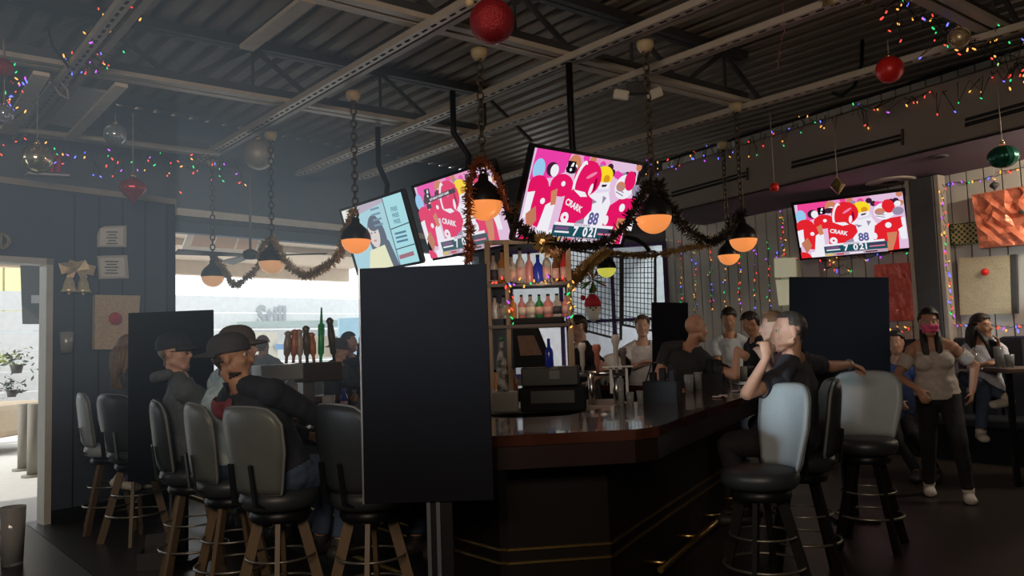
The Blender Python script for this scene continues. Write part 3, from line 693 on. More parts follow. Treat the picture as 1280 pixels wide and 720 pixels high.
def tv(c, yaw, tilt, roll, w, h, screen, lab, bez=.03, pole=None, group='televisions in the bar'):
    yaw, tilt, roll = radians(yaw), radians(tilt), radians(roll)
    n = V((sin(yaw)*cos(tilt), cos(yaw)*cos(tilt), -sin(tilt))); rt = V((-cos(yaw), sin(yaw), 0)); up = n.cross(rt)
    if up.z < 0: up = -up
    r2 = cos(roll)*rt+sin(roll)*up; u2 = -sin(roll)*rt+cos(roll)*up
    t = thing('television', lab, 'television', c, 0, group)
    m_ = Matrix((( r2.x, -n.x, u2.x), (r2.y, -n.y, u2.y), (r2.z, -n.z, u2.z)))
    t.rotation_euler = m_.to_euler()
    obj('screen', screen, None, t)
    b = MB(); B = bez
    for sx, sz, cx, cz in ((w+2*B, B, 0, h/2+B/2), (w+2*B, B, 0, -h/2-B/2), (B, h, -w/2-B/2, 0), (B, h, w/2+B/2, 0)): b.box((cx, .005, cz), (sx, .05, sz))
    obj('bezel', b, M['blackmetal'], t)
    b = MB(); b.box((0, .03, 0), (w+B, .045, h+B)); b.box((0, .07, 0), (w*.6, .05, h*.55), bev=.02); obj('back_shell', b, M['black'], t)
    W = Matrix.Translation(V(c)) @ m_.to_4x4(); inv = W.inverted()
    b = MB(); b.box((0, .11, .1), (.3, .03, .35))
    if pole:
        P = [inv @ V(q) for q in pole(W)]; b.tube(P, .032, 8)
    obj('ceiling_mount', b, M['blackmetal'], t)
    return t, W
def polef(dx=.0):
    def f(W):
        a = W @ V((0, .12, .15)); b_ = W @ V((0, .28, .5)); return [a, a+(b_-a)*.6, V((b_.x, b_.y, b_.z+.05)), V((b_.x+dx, b_.y, b_.z+.3)), V((b_.x+dx, b_.y, 4.2))]
    return f
PINK = lin(232, 62, 165); CRIM = lin(226, 22, 98)
tv((-1.54, 9.15, 2.887), 229.9, 16.6, 0, 1.40, .79, advert(1.40, .79), 'hanging television showing a pale blue advertisement with a woman', pole=polef(-.1))
tv((-.49, 7.95, 2.896), 231.3, 18.1, -.5, 1.40, .79, football(1.40, .79, lin(226, 38, 100), lin(236, 80, 175), True, .10), 'hanging football television left of centre, behind the nearest orange lamp', pole=polef(-.15))
tv((.655, 7.12, 2.845), 138.3, 22.9, 1.2, 1.40, .79, football(1.40, .79, CRIM, PINK), 'hanging football television in the middle, tilted down over the bar', pole=polef(.0))
def wallpole(W):
    a = W @ V((0, .1, .1)); d = W @ V((.1, .1, .1)); return [a, a-NE*.18]
tv((4.62, 10.56, 3.0), 214.3, 22.2, 0, 1.37, .77, football(1.37, .77, lin(226, 35, 45), lin(240, 70, 150)), 'football television mounted on the board wall at right', .035, wallpole)
# ------------------------------------------------------------------ wall decorations
def planeslab(root, name, corners, p, n, off, th, m, mb=None):
    q = [atP(x, y, V(p)+V(n)*off, n) for x, y in corners]
    w = MB(); w.slab(q, V(n)*th); return wpart(name, w, m, root)
def inset(c, k):
    mx = sum(a[0] for a in c)/4; my = sum(a[1] for a in c)/4
    return [(mx+(x-mx)*k, my+(y-my)*k) for x, y in c]
paper = mat('aged paper', (.80, .76, .68), .7); frame_m = mat('silver frame', (.55, .52, .46), .5)
for lab, c in (('framed certificate with a rounded corner on the navy wall, upper of two', [(123, 283), (157, 282), (157, 309), (121, 309)]), ('rectangular framed certificate on the navy wall, lower of two', [(121, 320), (158, 319), (160, 348), (123, 349)])):
    t = thing('framed_certificate', lab, 'picture', atP(sum(a[0] for a in c)/4, sum(a[1] for a in c)/4, L1, NL)+NL*.02)
    if 'rounded' in lab:
        pts = [(130, 283), (157, 282), (157, 309), (121, 309), (121, 294), (124, 286)]
        q = [atP(x, y, L1+NL*.005, NL) for x, y in pts]; w = MB(); n = len(q); vs = q+[p+NL*.02 for p in q]
        w.add(vs, [list(range(n)), list(range(n, 2*n))[::-1]]+[[i, (i+1) % n, n+(i+1) % n, n+i] for i in range(n)]); wpart('frame', w, frame_m, t)
    else: planeslab(t, 'frame', c, L1, NL, .005, .02, frame_m)
    planeslab(t, 'sheet', inset(c, .82), L1, NL, .026, .004, paper, None)
    w = MB()
    for k in range(5):
        y = c[0][1]+7+k*3.6; a = atP(c[0][0]+10+(k % 2)*2, y, L1+NL*.032, NL); b_ = atP(c[1][0]-10-(k % 2)*2, y, L1+NL*.032, NL); w.bar(a, b_, .014, .002, up=NL)
    wpart('writing', w, mat('grey print', (.2, .2, .2), .8), t)
# kraft wrapped picture with red bow
def wrapped(c, p, n, lab, m, th=.06, bow=None, ribbon=None, sub=10, crease=.02, seed=0, name='wrapped_picture'):
    n = V(n); q = [atP(x, y, V(p)+n*.02, n) for x, y in c]; t = thing(name, lab, 'gift wrapped picture', sum(q, V())/4)
    rnd = random.Random(seed); w = MB(); N = sub; vs = []
    for j in range(N+1):
        for i in range(N+1):
            a = q[0].lerp(q[1], i/N); b_ = q[3].lerp(q[2], i/N); e = i in (0, N) or j in (0, N)
            vs.append(a.lerp(b_, j/N)+n*(th+(0 if e else rnd.uniform(-crease, crease))))
    fs = [[j*(N+1)+i, j*(N+1)+i+1, (j+1)*(N+1)+i+1, (j+1)*(N+1)+i] for j in range(N) for i in range(N)]
    w.add(vs, fs); w.slab(q, n*(th*.9)); wpart('wrapping', w, m, t)
    if bow:
        bp = atP(bow[0], bow[1], V(p)+n*(th+.05), n); w = MB(); s = bow[2]; tn = V((-n.y, n.x, 0))
        for k in range(9):
            a = 2*pi*k/9; d = tn*cos(a)+V((0, 0, 1))*sin(a); w.ball(bp+d*s*.5+n*.01, s*.42, None, 8, (1, 1, 1))
        w.ball(bp+n*.03, s*.35, None, 8); wpart('bow', w, bow[3], t)
    return t
spot = mat('spotted kraft paper', (.60, .44, .27), .7, scale=60, col2=(.70, .55, .37))
bowred = mat('red ribbon bow', (.55, .02, .04), .4)
wrapped([(116, 369), (172, 370), (168, 437), (115, 437)], L1, NL, 'kraft wrapped picture with a small red bow on the navy wall', spot, bow=(143.5, 398, .07, bowred), crease=.003)
# gold bell bow
t = thing('bell_ornament', 'gold foil bow with bells on the navy wall', 'ornament', atP(90, 345, L1, NL)+NL*.10)
w = MB(); TL = V((-NL.y, NL.x, 0)); bc = t.location
for a, l in ((2.6, .2), (.5, .2), (2.0, .16), (1.1, .17), (3.3, .1), (-.2, .1)):
    d = TL*cos(a)+V((0, 0, 1))*sin(a); s = d.cross(NL)
    w.add([bc+V((0, 0, .04)), bc+d*l*.6+s*.07+NL*.05, bc+d*l+NL*.02, bc+d*l*.6-s*.07+NL*.01], [[0, 1, 2, 3]])
wpart('bow', w, mat('gold foil', (.85, .70, .42), .3, .5, var=.4, scale=25), t)
for sx in (-.065, .065):
    w = MB(); c = bc+TL*sx+V((0, 0, -.11)); w.lathe([(0, .09), (.03, .085), (.045, .04), (.06, -.03), (.078, -.06), (.07, -.06), (0, -.04)], c=c, n=14); w.ball(c+V((0, 0, -.07)), .018, None, 8); wpart('bell', w, mat('gold foil', None or (.62, .48, .25), .25, .8), t)
# pint glass on the wall
w = MB(); pw = atP(80, 428, L1, NL)+NL*.06; w.lathe([(.0, -.10), (.05, -.10), (.066, .10), (.062, .10), (.046, -.085), (0, -.085)], c=pw, n=16); o = obj('pint_sign', w, mat('silver glass', (.45, .43, .4), .3, .4), None, pw); tag(o, 'silvery pint glass shape fixed to the navy wall beside the door', 'wall decoration')
p0 = atP(1, 302, L1, NL)+NL*.05; w = MB()
for k in range(6): w.torus(p0, .05+.02*k/3, .008, n=18, k=5, ax=Euler((pi/2, k*.5, k*.4)).to_matrix())
o = obj('wire_wreath', w, mat('tan wire', (.4, .3, .18), .5), None, p0); tag(o, 'small tan wire ring at the left edge above the door', 'ornament')
# red letters sign on the slate wall
sgp = atP(62, 205, W0+NF*.1, NF)
t = thing('letter_sign', 'red letter sign on a small white shelf behind the gold ball', 'sign', sgp)
q = [atP(x, y, W0+NF*.02, NF) for x, y in ((31, 217), (83, 220), (83, 222.5), (31, 219.5))]
w = MB(); w.slab(q, NF*.12); wpart('shelf', w, M['white'], t)
q = [atP(x, y, W0+NF*.03, NF) for x, y in ((31, 188), (83, 190), (83, 220), (31, 217))]; w = MB(); w.slab(q, NF*.01); wpart('back_board', w, M['fascia'], t)
for (x0, x1) in ((62, 66), (69, 75)):
    q = [atP(x, y, W0+NF*.06, NF) for x, y in ((x0, 195), (x1, 193), (x1-.5, 216), (x0-.5, 216))]; w = MB(); w.slab(q, NF*.05)
    q = [atP(x, y, W0+NF*.06, NF) for x, y in ((x0-2, 195), (x1+2, 193), (x1+2, 198), (x0-2, 199))]; w.slab(q, NF*.05); wpart('letter', w, mat('red letter', (.65, .03, .08), .4), t)
# east wall pictures
crush = mat('crumpled copper red foil', (.82, .24, .13), .3, .2, var=.5, scale=14, bump=.7)
w_ = wrapped([(1223, 245), (1300, 232), (1300, 305), (1233, 311)], PE, NE, 'large crumpled red foil wrapped picture at the right edge', crush, th=.16, sub=9, crease=.05, seed=3, bow=(1277, 265, .03, M['steel_dark']))
wrapped([(1097, 331), (1146, 328), (1148, 400), (1100, 402)], PE, NE, 'red foil wrapped picture left of the steel column', mat('red foil paper', (.72, .13, .09), .35, .2, var=.4, scale=20, bump=.5), th=.08, seed=4, crease=.015)
tart = mat('green tartan', (.05, .08, .03), .6, var=.2)
t = wrapped([(1188, 281), (1224, 277), (1225, 304), (1190, 307)], PE, NE, 'small green tartan wrapped picture beside the large red one', tart, th=.05, crease=.004, sub=4, bow=(1192, 289, .025, M['steel_dark']))
w = MB(); q = [atP(x, y, PE+NE*.078, NE) for x, y in ((1188, 281), (1224, 277), (1225, 304), (1190, 307))]
for k in (-.75, -.5, -.25, 0, .25, .5, .75):
    for sg in (1, -1):
        P = []
        for i in range(21):
            u_ = i/20; v_ = (u_*1.25*sg+k+(.5 if sg > 0 else .5)-(.6*sg)); 
            if 0 <= v_ <= 1: P.append(q[0].lerp(q[1], u_).lerp(q[3].lerp(q[2], u_), v_))
        if len(P) > 1: w.bar(P[0], P[-1], .012, .003, up=NE)
wpart('tartan_stripes', w, mat('tartan cream', (.5, .42, .2), .6), t)
gk = mat('gold speckled paper', (.47, .38, .23), .6, scale=70, col2=(.56, .47, .30))
wrapped([(1201, 323), (1265, 319), (1267, 392), (1203, 394)], PE, NE, 'gold speckled wrapped picture above the booth', gk, th=.06, crease=.003, bow=None)
p = atP(1231, 340, PE+NE*.10, NE); w = MB(); w.ball(p, .045, None, 12); o = obj('ball_ornament', w, sat_red, None, p); tag(o, 'small red ball stuck on the gold wrapped picture', 'ornament')
w = MB(); q = [atP(x, y, PE+NE*.04, NE) for x, y in ((1266, 318), (1272, 318), (1274, 392), (1268, 392))]; w.slab(q, NE*.04); o = obj('wood_batten', w, M['steel_dark']); tag(o, 'dark vertical batten beside the gold wrapped picture', 'batten')
# white framed panels left of the right divider
t = thing('lit_frame', 'pale glowing framed panel behind the right black divider', 'picture', atP(990, 336, PE+NE*.1, NE))
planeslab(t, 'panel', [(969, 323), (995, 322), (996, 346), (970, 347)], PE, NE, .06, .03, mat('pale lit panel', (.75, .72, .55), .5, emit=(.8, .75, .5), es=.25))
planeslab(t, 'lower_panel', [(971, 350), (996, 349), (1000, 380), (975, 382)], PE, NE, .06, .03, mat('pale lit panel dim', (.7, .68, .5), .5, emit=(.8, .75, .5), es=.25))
planeslab(t, 'side_panel', [(1002, 322), (1024, 321), (1026, 346), (1006, 347)], PE, NE, .06, .03, mat('pink white panel', (.55, .45, .42), .5))
# wire lattice with a santa face
LN = NN; LPn = NW0+NN*.5
t = thing('wire_lattice', 'black wire lattice panels across the far window', 'lattice', atP(765, 365, LPn, LN))
for nm, x0, x1, ya, yb, yc, yd in (('lattice_panel', 712, 776, 312, 322, 425, 408), ('lattice_panel', 778, 819, 318, 314, 414, 406)):
    w = MB(); N = 13 if x1-x0 > 50 else 9
    for i in range(N+1):
        f_ = i/N; x = x0+(x1-x0)*f_; a = atP(x, ya+(yb-ya)*f_, LPn, LN); b_ = atP(x, yd+(yc-yd)*f_, LPn, LN); w.bar(a, b_, .012 if 0 < i < N else .05, .012, up=LN)
    for i in range(16):
        f_ = i/15; a = atP(x0, ya+(yd-ya)*f_, LPn, LN); b_ = atP(x1, yb+(yc-yb)*f_, LPn, LN); w.bar(a, b_, .012 if 0 < i < 15 else .04, .012, up=LN)
    wpart(nm, w, M['steel_dark'], t)
p = atP(741, 383, LPn+LN*.08, LN); t = thing('santa_decoration', 'small bearded face decoration with a red hat on the wire lattice', 'decoration', p)
w = MB(); w.ball((0, 0, -.05), .14, None, 14, (1, .3, 1)); w.lathe([(.0, -.30), (.08, -.22), (.13, -.08)], n=12); obj('beard', w, mat('felt white', (.75, .68, .6), .8), t)
w = MB(); w.lathe([(.15, .0), (.15, .06), (.12, .14), (.05, .22), (0, .22)], n=14); w.ball((-.17, 0, .16), .05, None, 8); obj('hat', w, mat('felt red', (.6, .03, .04), .8), t)
w = MB(); w.ball((-.05, -.045, -.03), .016, None, 8); w.ball((.05, -.045, -.03), .016, None, 8); w.ball((0, -.05, -.07), .02, None, 8); obj('features', w, M['steel_dark'], t)
p = atP(741, 350, LPn+LN*.08, LN); w = MB()
for k in range(16):
    d = V((random.gauss(0, 1), random.gauss(0, .3), random.gauss(0, 1))).normalized(); w.add([p, p+d*.2+V((.04, 0, 0)), p+d*.28, p+d*.2-V((.04, 0, 0))], [[0, 1, 2, 3]])
o = obj('garland_sprig', w, mat('red green sprig', (.35, .03, .03), .6, scale=5, col2=(.04, .25, .05))); tag(o, 'red and green sprig hanging on the lattice under the yellow lamp', 'decoration')
# arched black bar hanging near lattice top
cable([atY(770, 300, 11.0), atY(782, 296, 11.0), atY(795, 299, 11.0), atY(806, 306, 11.0), atY(812, 314, 11.0)], .03, 'arched black hose above the wire lattice')
# ------------------------------------------------------------------ bar counter
BO = [(-3.42, 7.66), (-.30, 4.00), (-.10, 3.93), (.60, 4.02), (.74, 4.12), (.95, 4.55), (2.45, 7.37), (1.3, 9.0), (-1.9, 9.0)]
def offs(poly, ds):
    n = len(poly); out = []
    for i in range(n):
        p0 = V((*poly[i-1], 0)); p1 = V((*poly[i], 0)); p2 = V((*poly[(i+1) % n], 0))
        d1 = (p1-p0).normalized(); d2 = (p2-p1).normalized(); n1 = V((-d1.y, d1.x, 0)); n2 = V((-d2.y, d2.x, 0))
        a, b_ = ds[i-1], ds[i]                       # offset of edge before / after
        den = n1.cross(n2).z
        if abs(den) < .05: q = p1+n1*a
        else:
            A = p0+n1*a; B = p1+n2*b_; t = ((B-A).cross(d2)).z/(d1.cross(d2)).z; q = A+d1*t
        out.append((q.x, q.y))
    return out
BI = [(-2.75, 7.72), (-.12, 4.95), (0, 4.9), (.25, 4.93), (.33, 4.98), (.45, 5.2), (1.85, 7.45), (1.05, 8.5), (-1.75, 8.5)]
bar = thing('bar_counter', 'long polygonal bar with glossy dark red wood top', 'bar', (0, 6.3, 0))
w = MB(); w.ring(BO, BI, 1.015, 1.07); wpart('bar_top', w, M['darkwood'], bar)
w = MB(); w.ring(offs(BO, [.012]*9), offs(BO, [.10]*9), .90, 1.014); wpart('edge_apron', w, mat('dark red apron', (.014, .006, .005), .35, var=.3, scale=8), bar)
base_o = offs(BO, [.32]*9); base_i = offs(BO, [.40]*9)
w = MB(); w.ring(base_o, base_i, 0, 1.01); wpart('bar_front', w, M['barfront'], bar)
gl = offs(BO, [.305]*9)
for z in (.36, .43):
    w = MB(); w.ring(gl, offs(BO, [.319]*9), z, z+.012); wpart('gold_trim', w, M['brass'], bar)
w = MB(); fr_ = offs(BO, [.17]*9)
for i in (0, 5):
    a, b_ = fr_[i], fr_[i+1]; w.rod((*a, .20), (*b_, .20), .02)
    for k in range(5): f_ = k/4*.9+.05; c = V((*a, .2)).lerp(V((*b_, .2)), f_); c2 = V((*base_o[i], .2)).lerp(V((*base_o[i+1], .2)), f_); w.rod(c, c2, .012)
wpart('foot_rail', w, M['brass'], bar)

# ------------------------------------------------------------------ black dividers
def divider(cx, cy, wd, z0, z1, az, lab, stand=True, edge=False, lean=0):
    t = thing('divider_board', lab, 'divider', (cx, cy, 0), -radians(az), 'black dividers between the bar seats')
    w = MB(); w.box((0, 0, (z0+z1)/2), (wd, .02, z1-z0), None, None, .003)
    if lean: w.v = [tuple(Matrix.Rotation(lean, 3, 'Y') @ (V(v)-V((0, 0, z0)))+V((0, 0, z0))) for v in w.v]
    obj('board', w, M['panelblack'], t)
    if edge: w = MB(); w.box((-wd/2-.004, 0, (z0+z1)/2), (.008, .026, z1-z0)); obj('edge_strip', w, mat('silver edge', (.3, .32, .36), .3, .7), t)
    if stand:
        w = MB(); w.box((.05, .035, (z0+.2)/2+.01), (.11, .05, z0+.2)); w.box((.05, .035, .02), (.34, .34, .04)); obj('stand', w, M['blackmetal'], t)
        for sx in (-.0, .045):
            w = MB(); w.box((sx-.005, .005, z0/2), (.018, .01, z0)); obj('metal_strip', w, mat('dull steel', (.16, .17, .19), .35, .6), t)
    return t
divider(-.42, 3.72, .605, .80, 1.905, 2, 'largest black divider board in front of the bar corner', True, True)
divider(-2.62, 6.0, .67, .595, 1.873, 4, 'black divider board behind the seated man in the dark cap', True)
divider(2.67, 6.55, .80, .72, 2.0, 6, 'black divider board behind the man in the charcoal shirt', True, lean=.05)
divider(1.67, 8.55, .40, .75, 1.94, -4, 'smallest black divider board beside the bald man', True, lean=.04)

# ------------------------------------------------------------------ bar stools (front faces local +Y)
def back_mesh(m_f, m_b):
    w = MB(); NU, NVV = 14, 12; front = []; backv = []
    def P(u, v, off):
        # u -1..1, v 0..1 ; width tapers to the bottom, rounded top
        hw = .178+.062*min(1, v*1.6); top = 1.235-.045*abs(u)**3-.10*max(0, abs(u)-.8)/.2*.5
        z = .765+(top-.765)*v; x = u*hw; y = -.205-.05*v+.13*(u*u)*.55+off*(1-.55*max(abs(u)**4, abs(2*v-1)**6))
        return V((x, y, z))
    for side, off in ((0, .036), (1, -.036)):
        vs = [P(-1+2*i/NU, j/NVV, off) for j in range(NVV+1) for i in range(NU+1)]
        fs = [[j*(NU+1)+i, j*(NU+1)+i+1, (j+1)*(NU+1)+i+1, (j+1)*(NU+1)+i] for j in range(NVV) for i in range(NU)]
        if side == 0: w.add(vs, fs, m_f, True); front = vs
        else: w.add(vs, [f[::-1] for f in fs], m_b, True); backv = vs
    rim = [i for i in range(NU+1)]+[j*(NU+1)+NU for j in range(1, NVV+1)]+[NVV*(NU+1)+i for i in range(NU-1, -1, -1)]+[j*(NU+1) for j in range(NVV-1, 0, -1)]
    n = len(rim); vs = [front[i] for i in rim]+[backv[i] for i in rim]
    w.add(vs, [[i, (i+1) % n, n+(i+1) % n, n+i] for i in range(n)], m_b, True)
    pip = MB(); pip.tube([(front[i]+backv[i])/2 for i in rim]+[(front[rim[0]]+backv[rim[0]])/2], .009, 6)
    return w, pip
def stool(lab, x, y, az, vin, leg=M['legwood']):
    t = thing('bar_stool', lab, 'bar stool', (x, y, 0), -radians(az), 'padded bar stools around the bar')
    w = MB(); pr = [(0, .66), (.19, .665), (.215, .69), (.222, .72), (.215, .75), (.19, .768), (.1, .776), (0, .776)]; w.lathe(pr, n=26); obj('seat', w, M['vinyl_dark'] if vin is not M['vinyl_pale'] or y < 6.5 else vin, t)  # dark seats put the darkening towards the floor into the vinyl
    w = MB(); w.lathe([(.0, .60), (.16, .60), (.17, .62), (.16, .665), (0, .665)], n=20); obj('seat_plate', w, M['blackmetal'], t)
    a, b_ = back_mesh(vin, vin); bk = obj('backrest', a, None, t); obj('piping', b_, mat('grey piping', (.16, .17, .17), .5), bk)
    w = MB()
    for sx in (-.09, .09): w.bar((sx, -.12, .66), (sx*.95, -.235, .72), .035, .012); w.bar((sx*.95, -.235, .715), (sx*.9, -.262, .93), .035, .012)
    obj('back_bracket', w, M['blackmetal'], t)
    for k in range(4):
        a_ = pi/4+k*pi/2; d = V((cos(a_), sin(a_), 0)); w = MB(); w.bar(d*.11+V((0, 0, .61)), d*.27+V((0, 0, 0)), .058, .026, up=V((-sin(a_), cos(a_), 0))); obj('leg', w, leg, t)
    w = MB(); w.torus((0, 0, .235), .225, .009, n=36, k=6); w.torus((0, 0, .40), .185, .007, n=36, k=6); obj('foot_ring', w, mat('dull ring metal', (.26, .24, .2), .35, .8), t)
    return t
vd, vg, vp = M['vinyl_dark'], M['vinyl_grey'], M['vinyl_pale']
NB = 48.4   # azimuth facing the bar from the left side
stool('grey bar stool nearest the camera, half hidden by the largest divider', -.82, 4.40, 42, vd)
stool('grey bar stool carrying the man in the backwards cap', -1.34, 4.47, 34, vg)
stool('grey bar stool of the man in the pale plaid shirt', -1.78, 4.96, 56, vg)
stool('dark bar stool of the man in the hooded jacket', -2.23, 5.47, 65, vd)
stool('dark bar stool left of the left divider, seating the long-haired woman', -3.23, 6.72, 28, vd)
stool('pale bar stool furthest left against the navy wall', -3.69, 7.2, 62, vp)
stool('pale bar stool just behind the left divider', -3.66, 7.96, 60, vp)
stool('pale blue-grey bar stool with a hand resting on its back', 2.50, 5.72, 213, vp, mat('black leg', (.008, .007, .006), .6, spec=.2))
stool('dark bar stool under the man in the charcoal shirt', 1.80, 5.10, 285, vd, mat('black leg', (.008, .007, .006), .6, spec=.2))
stool('pale bar stool in the right foreground before the charcoal-shirted man', 1.38, 4.56, 256, vp, mat('black leg', (.008, .007, .006), .6, spec=.2))
stool('dark bar stool under the person raising an arm beyond the far bar', atY(437, 428, 10.0).x, 10.0, 150, vd)
stool('empty grey bar stool on the far side of the taps', -2.52, 9.4, 170, vg)
stool('grey bar stool in front of the bald man, seen over the condiment caddies', 2.18, 8.78, 200, vg)
stool('dark bar stool on the far side of the bar, left of the far divider', 1.12, 9.35, 190, vg)

# ------------------------------------------------------------------ back bar island with shelves
IS = thing('back_bar', 'back bar cabinet with steel sink in the middle of the bar', 'cabinet', (.25, 7.3, 0))
w = MB(); w.box((.0, .1, .46), (1.5, .75, .92), None, None, .01); obj('cabinet', w, mat('grey back bar', (.10, .105, .10), .5), IS)
w = MB(); w.box((0, .1, .945), (1.56, .82, .05), None, None, .008); obj('worktop', w, M['steel'], IS)
q = atZ(752, 490, .95); w = MB(); w.box((q.x-.25, q.y-7.3-.1, .80), (.42, .5, .34), None, None, .01); obj('steel_drawer', w, mat('blue grey steel', (.20, .235, .26), .4, .5), IS)
w = MB(); w.box((q.x-.25, q.y-7.3-.1, .985), (.46, .54, .03), None, None, .008); obj('drainer', w, mat('blue grey steel', None or (.20, .235, .26), .4, .5), IS)
# bottle shelf tower
TX0, TX1, TY = atY(612, 400, 7.35).x, atY(712, 400, 7.35).x, 7.35
TW = thing('bottle_shelf', 'tall open bottle shelf with wooden posts under the televisions', 'shelf', ((TX0+TX1)/2, TY, .97))
zs = [atY(660, 408, TY).z, atY(660, 357, TY).z]
ztop = 2.50
for x in (TX0, atY(636, 400, TY).x, TX1):
    for y in (-.12, .16):
        w = MB(); w.bar((x-TW.location.x, y, 0), (x-TW.location.x, y, ztop-.97), .045, .045, up=V((0, 1, 0))); obj('post', w, mat('tan shelf post', (.26, .18, .11), .5), TW)
for z in zs:
    w = MB(); w.box((0, .02, z-.97), (TX1-TX0+.05, .36, .03)); obj('shelf_board', w, mat('dark shelf', (.05, .03, .025), .4), TW)
w = MB(); w.box((.03, .02, zs[0]-.97+.045), (.55, .30, .06), None, None, .01); obj('shelf_riser', w, M['black'], TW)
w = MB(); w.bar((TX0-TW.location.x, .0, ztop-.97), (TX1-TW.location.x, .0, ztop-.97), .05, .04); obj('top_rail', w, M['steel'], TW)
BP = {}
def bottle(p, h, r, m, lab, group, cap=M['black'], lm=None, name='bottle', cat='bottle'):
    t = thing(name, lab, cat, p, random.uniform(0, 3), group)
    w = MB(); w.lathe([(0, 0), (r*.95, 0), (r, h*.03), (r, h*.55), (r*.85, h*.64), (r*.38, h*.74), (r*.34, h*.93), (0, h*.93)], n=14); obj('body', w, m, t)
    w = MB(); w.lathe([(r*.37, h*.92), (r*.37, h), (0, h)], n=10); obj('cap', w, cap, t)
    if lm: w = MB(); w.lathe([(r*1.015, h*.14), (r*1.015, h*.46)], n=14); obj('paper_label', w, lm, t)
    return t
bm_ = [('clear', mat('clear bottle', (.62, .55, .50), .12, trans=.45)), ('brown', mat('brown bottle', (.16, .065, .025), .15)), ('green', mat('green bottle', (.03, .20, .06), .15)),
       ('blue', mat('blue bottle', (.02, .04, .42), .12)), ('amber', mat('amber bottle', (.50, .22, .06), .15)), ('pink', mat('pink bottle', (.50, .20, .20), .2)), ('red', mat('red bottle', (.45, .03, .03), .2))]
lmx = [mat('cream label', (.62, .56, .48), .6), mat('pale pink label', (.58, .36, .33), .6), mat('dark label', (.04, .04, .06), .6), None]
rb = random.Random(5)
def shelfrow(y0, z, xs, hs, nm, kinds):
    for i, x in enumerate(xs):
        k = kinds[i]; bottle((x, TY+y0, z), hs[i], .036+.012*rb.random(), bm_[k][1], '%s bottle, %s from the left on the %s' % (bm_[k][0], ORD[i], nm), 'bottles on the '+nm, lm=lmx[rb.randrange(4)])
xs = [TX0+.055+i*.083 for i in range(9)]
shelfrow(-.03, zs[1]+.016, xs, [.30, .33, .28, .34, .30, .27, .32, .29, .31], 'upper bottle shelf', [0, 4, 0, 0, 5, 3, 0, 1, 6])
shelfrow(-.03, zs[0]+.076, [x_ for x_ in xs], [.22]*9, 'middle bottle shelf', [0, 0, 4, 5, 0, 2, 5, 0, 5])
shelfrow(-.02, .971, [TX0+.04, TX0+.12, TX0+.20], [.34, .40, .36], 'back bar top left of the till', [4, 0, 1])
# top row of upright glass tubes / glasses above the shelf behind the tv
lights([V((TX0, TY-.16, zs[1]+.03)), V(((TX0+TX1)/2, TY-.17, zs[1]-.0)), V((TX1, TY-.16, zs[1]+.02))], 16, 'coloured lights along the front of the upper bottle shelf', .02, 50, 1.3)
lights([V((TX1, TY-.16, zs[1])), V((TX1+.02, TY-.16, 1.85)), V((TX1, TY-.16, 1.68))], 10, 'coloured lights down the right shelf post', .02, 51, 1.3)
lights([V((TX0+.2, TY-.16, zs[1])), V((TX0+.2, TY-.16, 1.9)), V((TX0+.2, TY-.16, 1.70))], 8, 'coloured lights down the middle shelf post', .02, 52, 1.3)
# till, register
qx = atY(690, 470, 6.95); t = thing('cash_register', 'black cash drawer and printer on the back bar', 'cash register', (qx.x, 6.72, .97), radians(-6))
w = MB(); w.box((0, 0, .10), (.54, .42, .20), None, None, .012); obj('drawer_unit', w, M['black'], t)
w = MB(); w.box((0, -.212, .12), (.36, .006, .10)); obj('drawer_front', w, mat('smoky drawer front', (.07, .07, .072), .3), t)
w = MB(); w.box((-.02, -.01, .285), (.48, .34, .16), None, None, .012); obj('printer', w, mat('charcoal plastic', (.022, .022, .022), .45), t)
w = MB(); w.box((.02, -.182, .30), (.085, .004, .07)); w.box((.02, -.182, .355), (.06, .004, .012)); obj('emblem', w, mat('grey emblem', (.16, .16, .155), .5), t)
w = MB(); w.box((0, -.16, -.0), (.56, .1, .012)); 
p = atY(664, 440, 7.0); t = thing('till_screen', 'black angled till screen standing on the printer', 'monitor', (p.x-.02, 6.74, 1.335), radians(18))
w = MB(); w.add([V(q) for q in ((-.16, -.05, 0.0), (.20, -.05, 0), (.10, .02, .33), (-.14, .02, .33), (-.16, .02, 0), (.20, .02, 0), (.11, .06, .34), (-.14, .06, .34))], [[0, 1, 2, 3], [5, 4, 7, 6], [0, 3, 7, 4], [1, 5, 6, 2], [3, 2, 6, 7], [0, 4, 5, 1]]); obj('housing', w, M['black'], t)
w = MB(); w.add([V(q) for q in ((-.10, -.052, .10), (.10, -.045, .10), (.04, -.013, .27), (-.11, -.013, .27))], [[0, 1, 2, 3]]); obj('screen', w, mat('dim till screen', (.02, .018, .02), .2, emit=(.25, .12, .06), es=.12, col2=(.05, .03, .03), scale=20), t)
bottle(atY(687, 462, 6.62)-V((0, 0, .0)), .26, .036, bm_[3][1], 'cobalt blue bottle beside the till screen', None, cap=bm_[3][1])
w = MB(); p = atZ(635, 516, .97); w.box((0, 0, .085), (.22, .2, .17), None, None, .012); o = obj('ice_bin', w, mat('dull cream plastic', (.27, .26, .22), .5)); o.location = (p.x-.02, 6.68, .97); tag(o, 'dull cream box on the back bar left of the till', 'box')
p = atY(628, 470, 6.6)
t = bottle((p.x+.0, 6.72, 1.14), .46, .05, mat('birch bark sleeve', (.45, .43, .40), .7, scale=16, col2=(.07, .07, .06)), 'tall bottle with a mottled grey and black pattern on the cream box', None, cap=bm_[2][1])
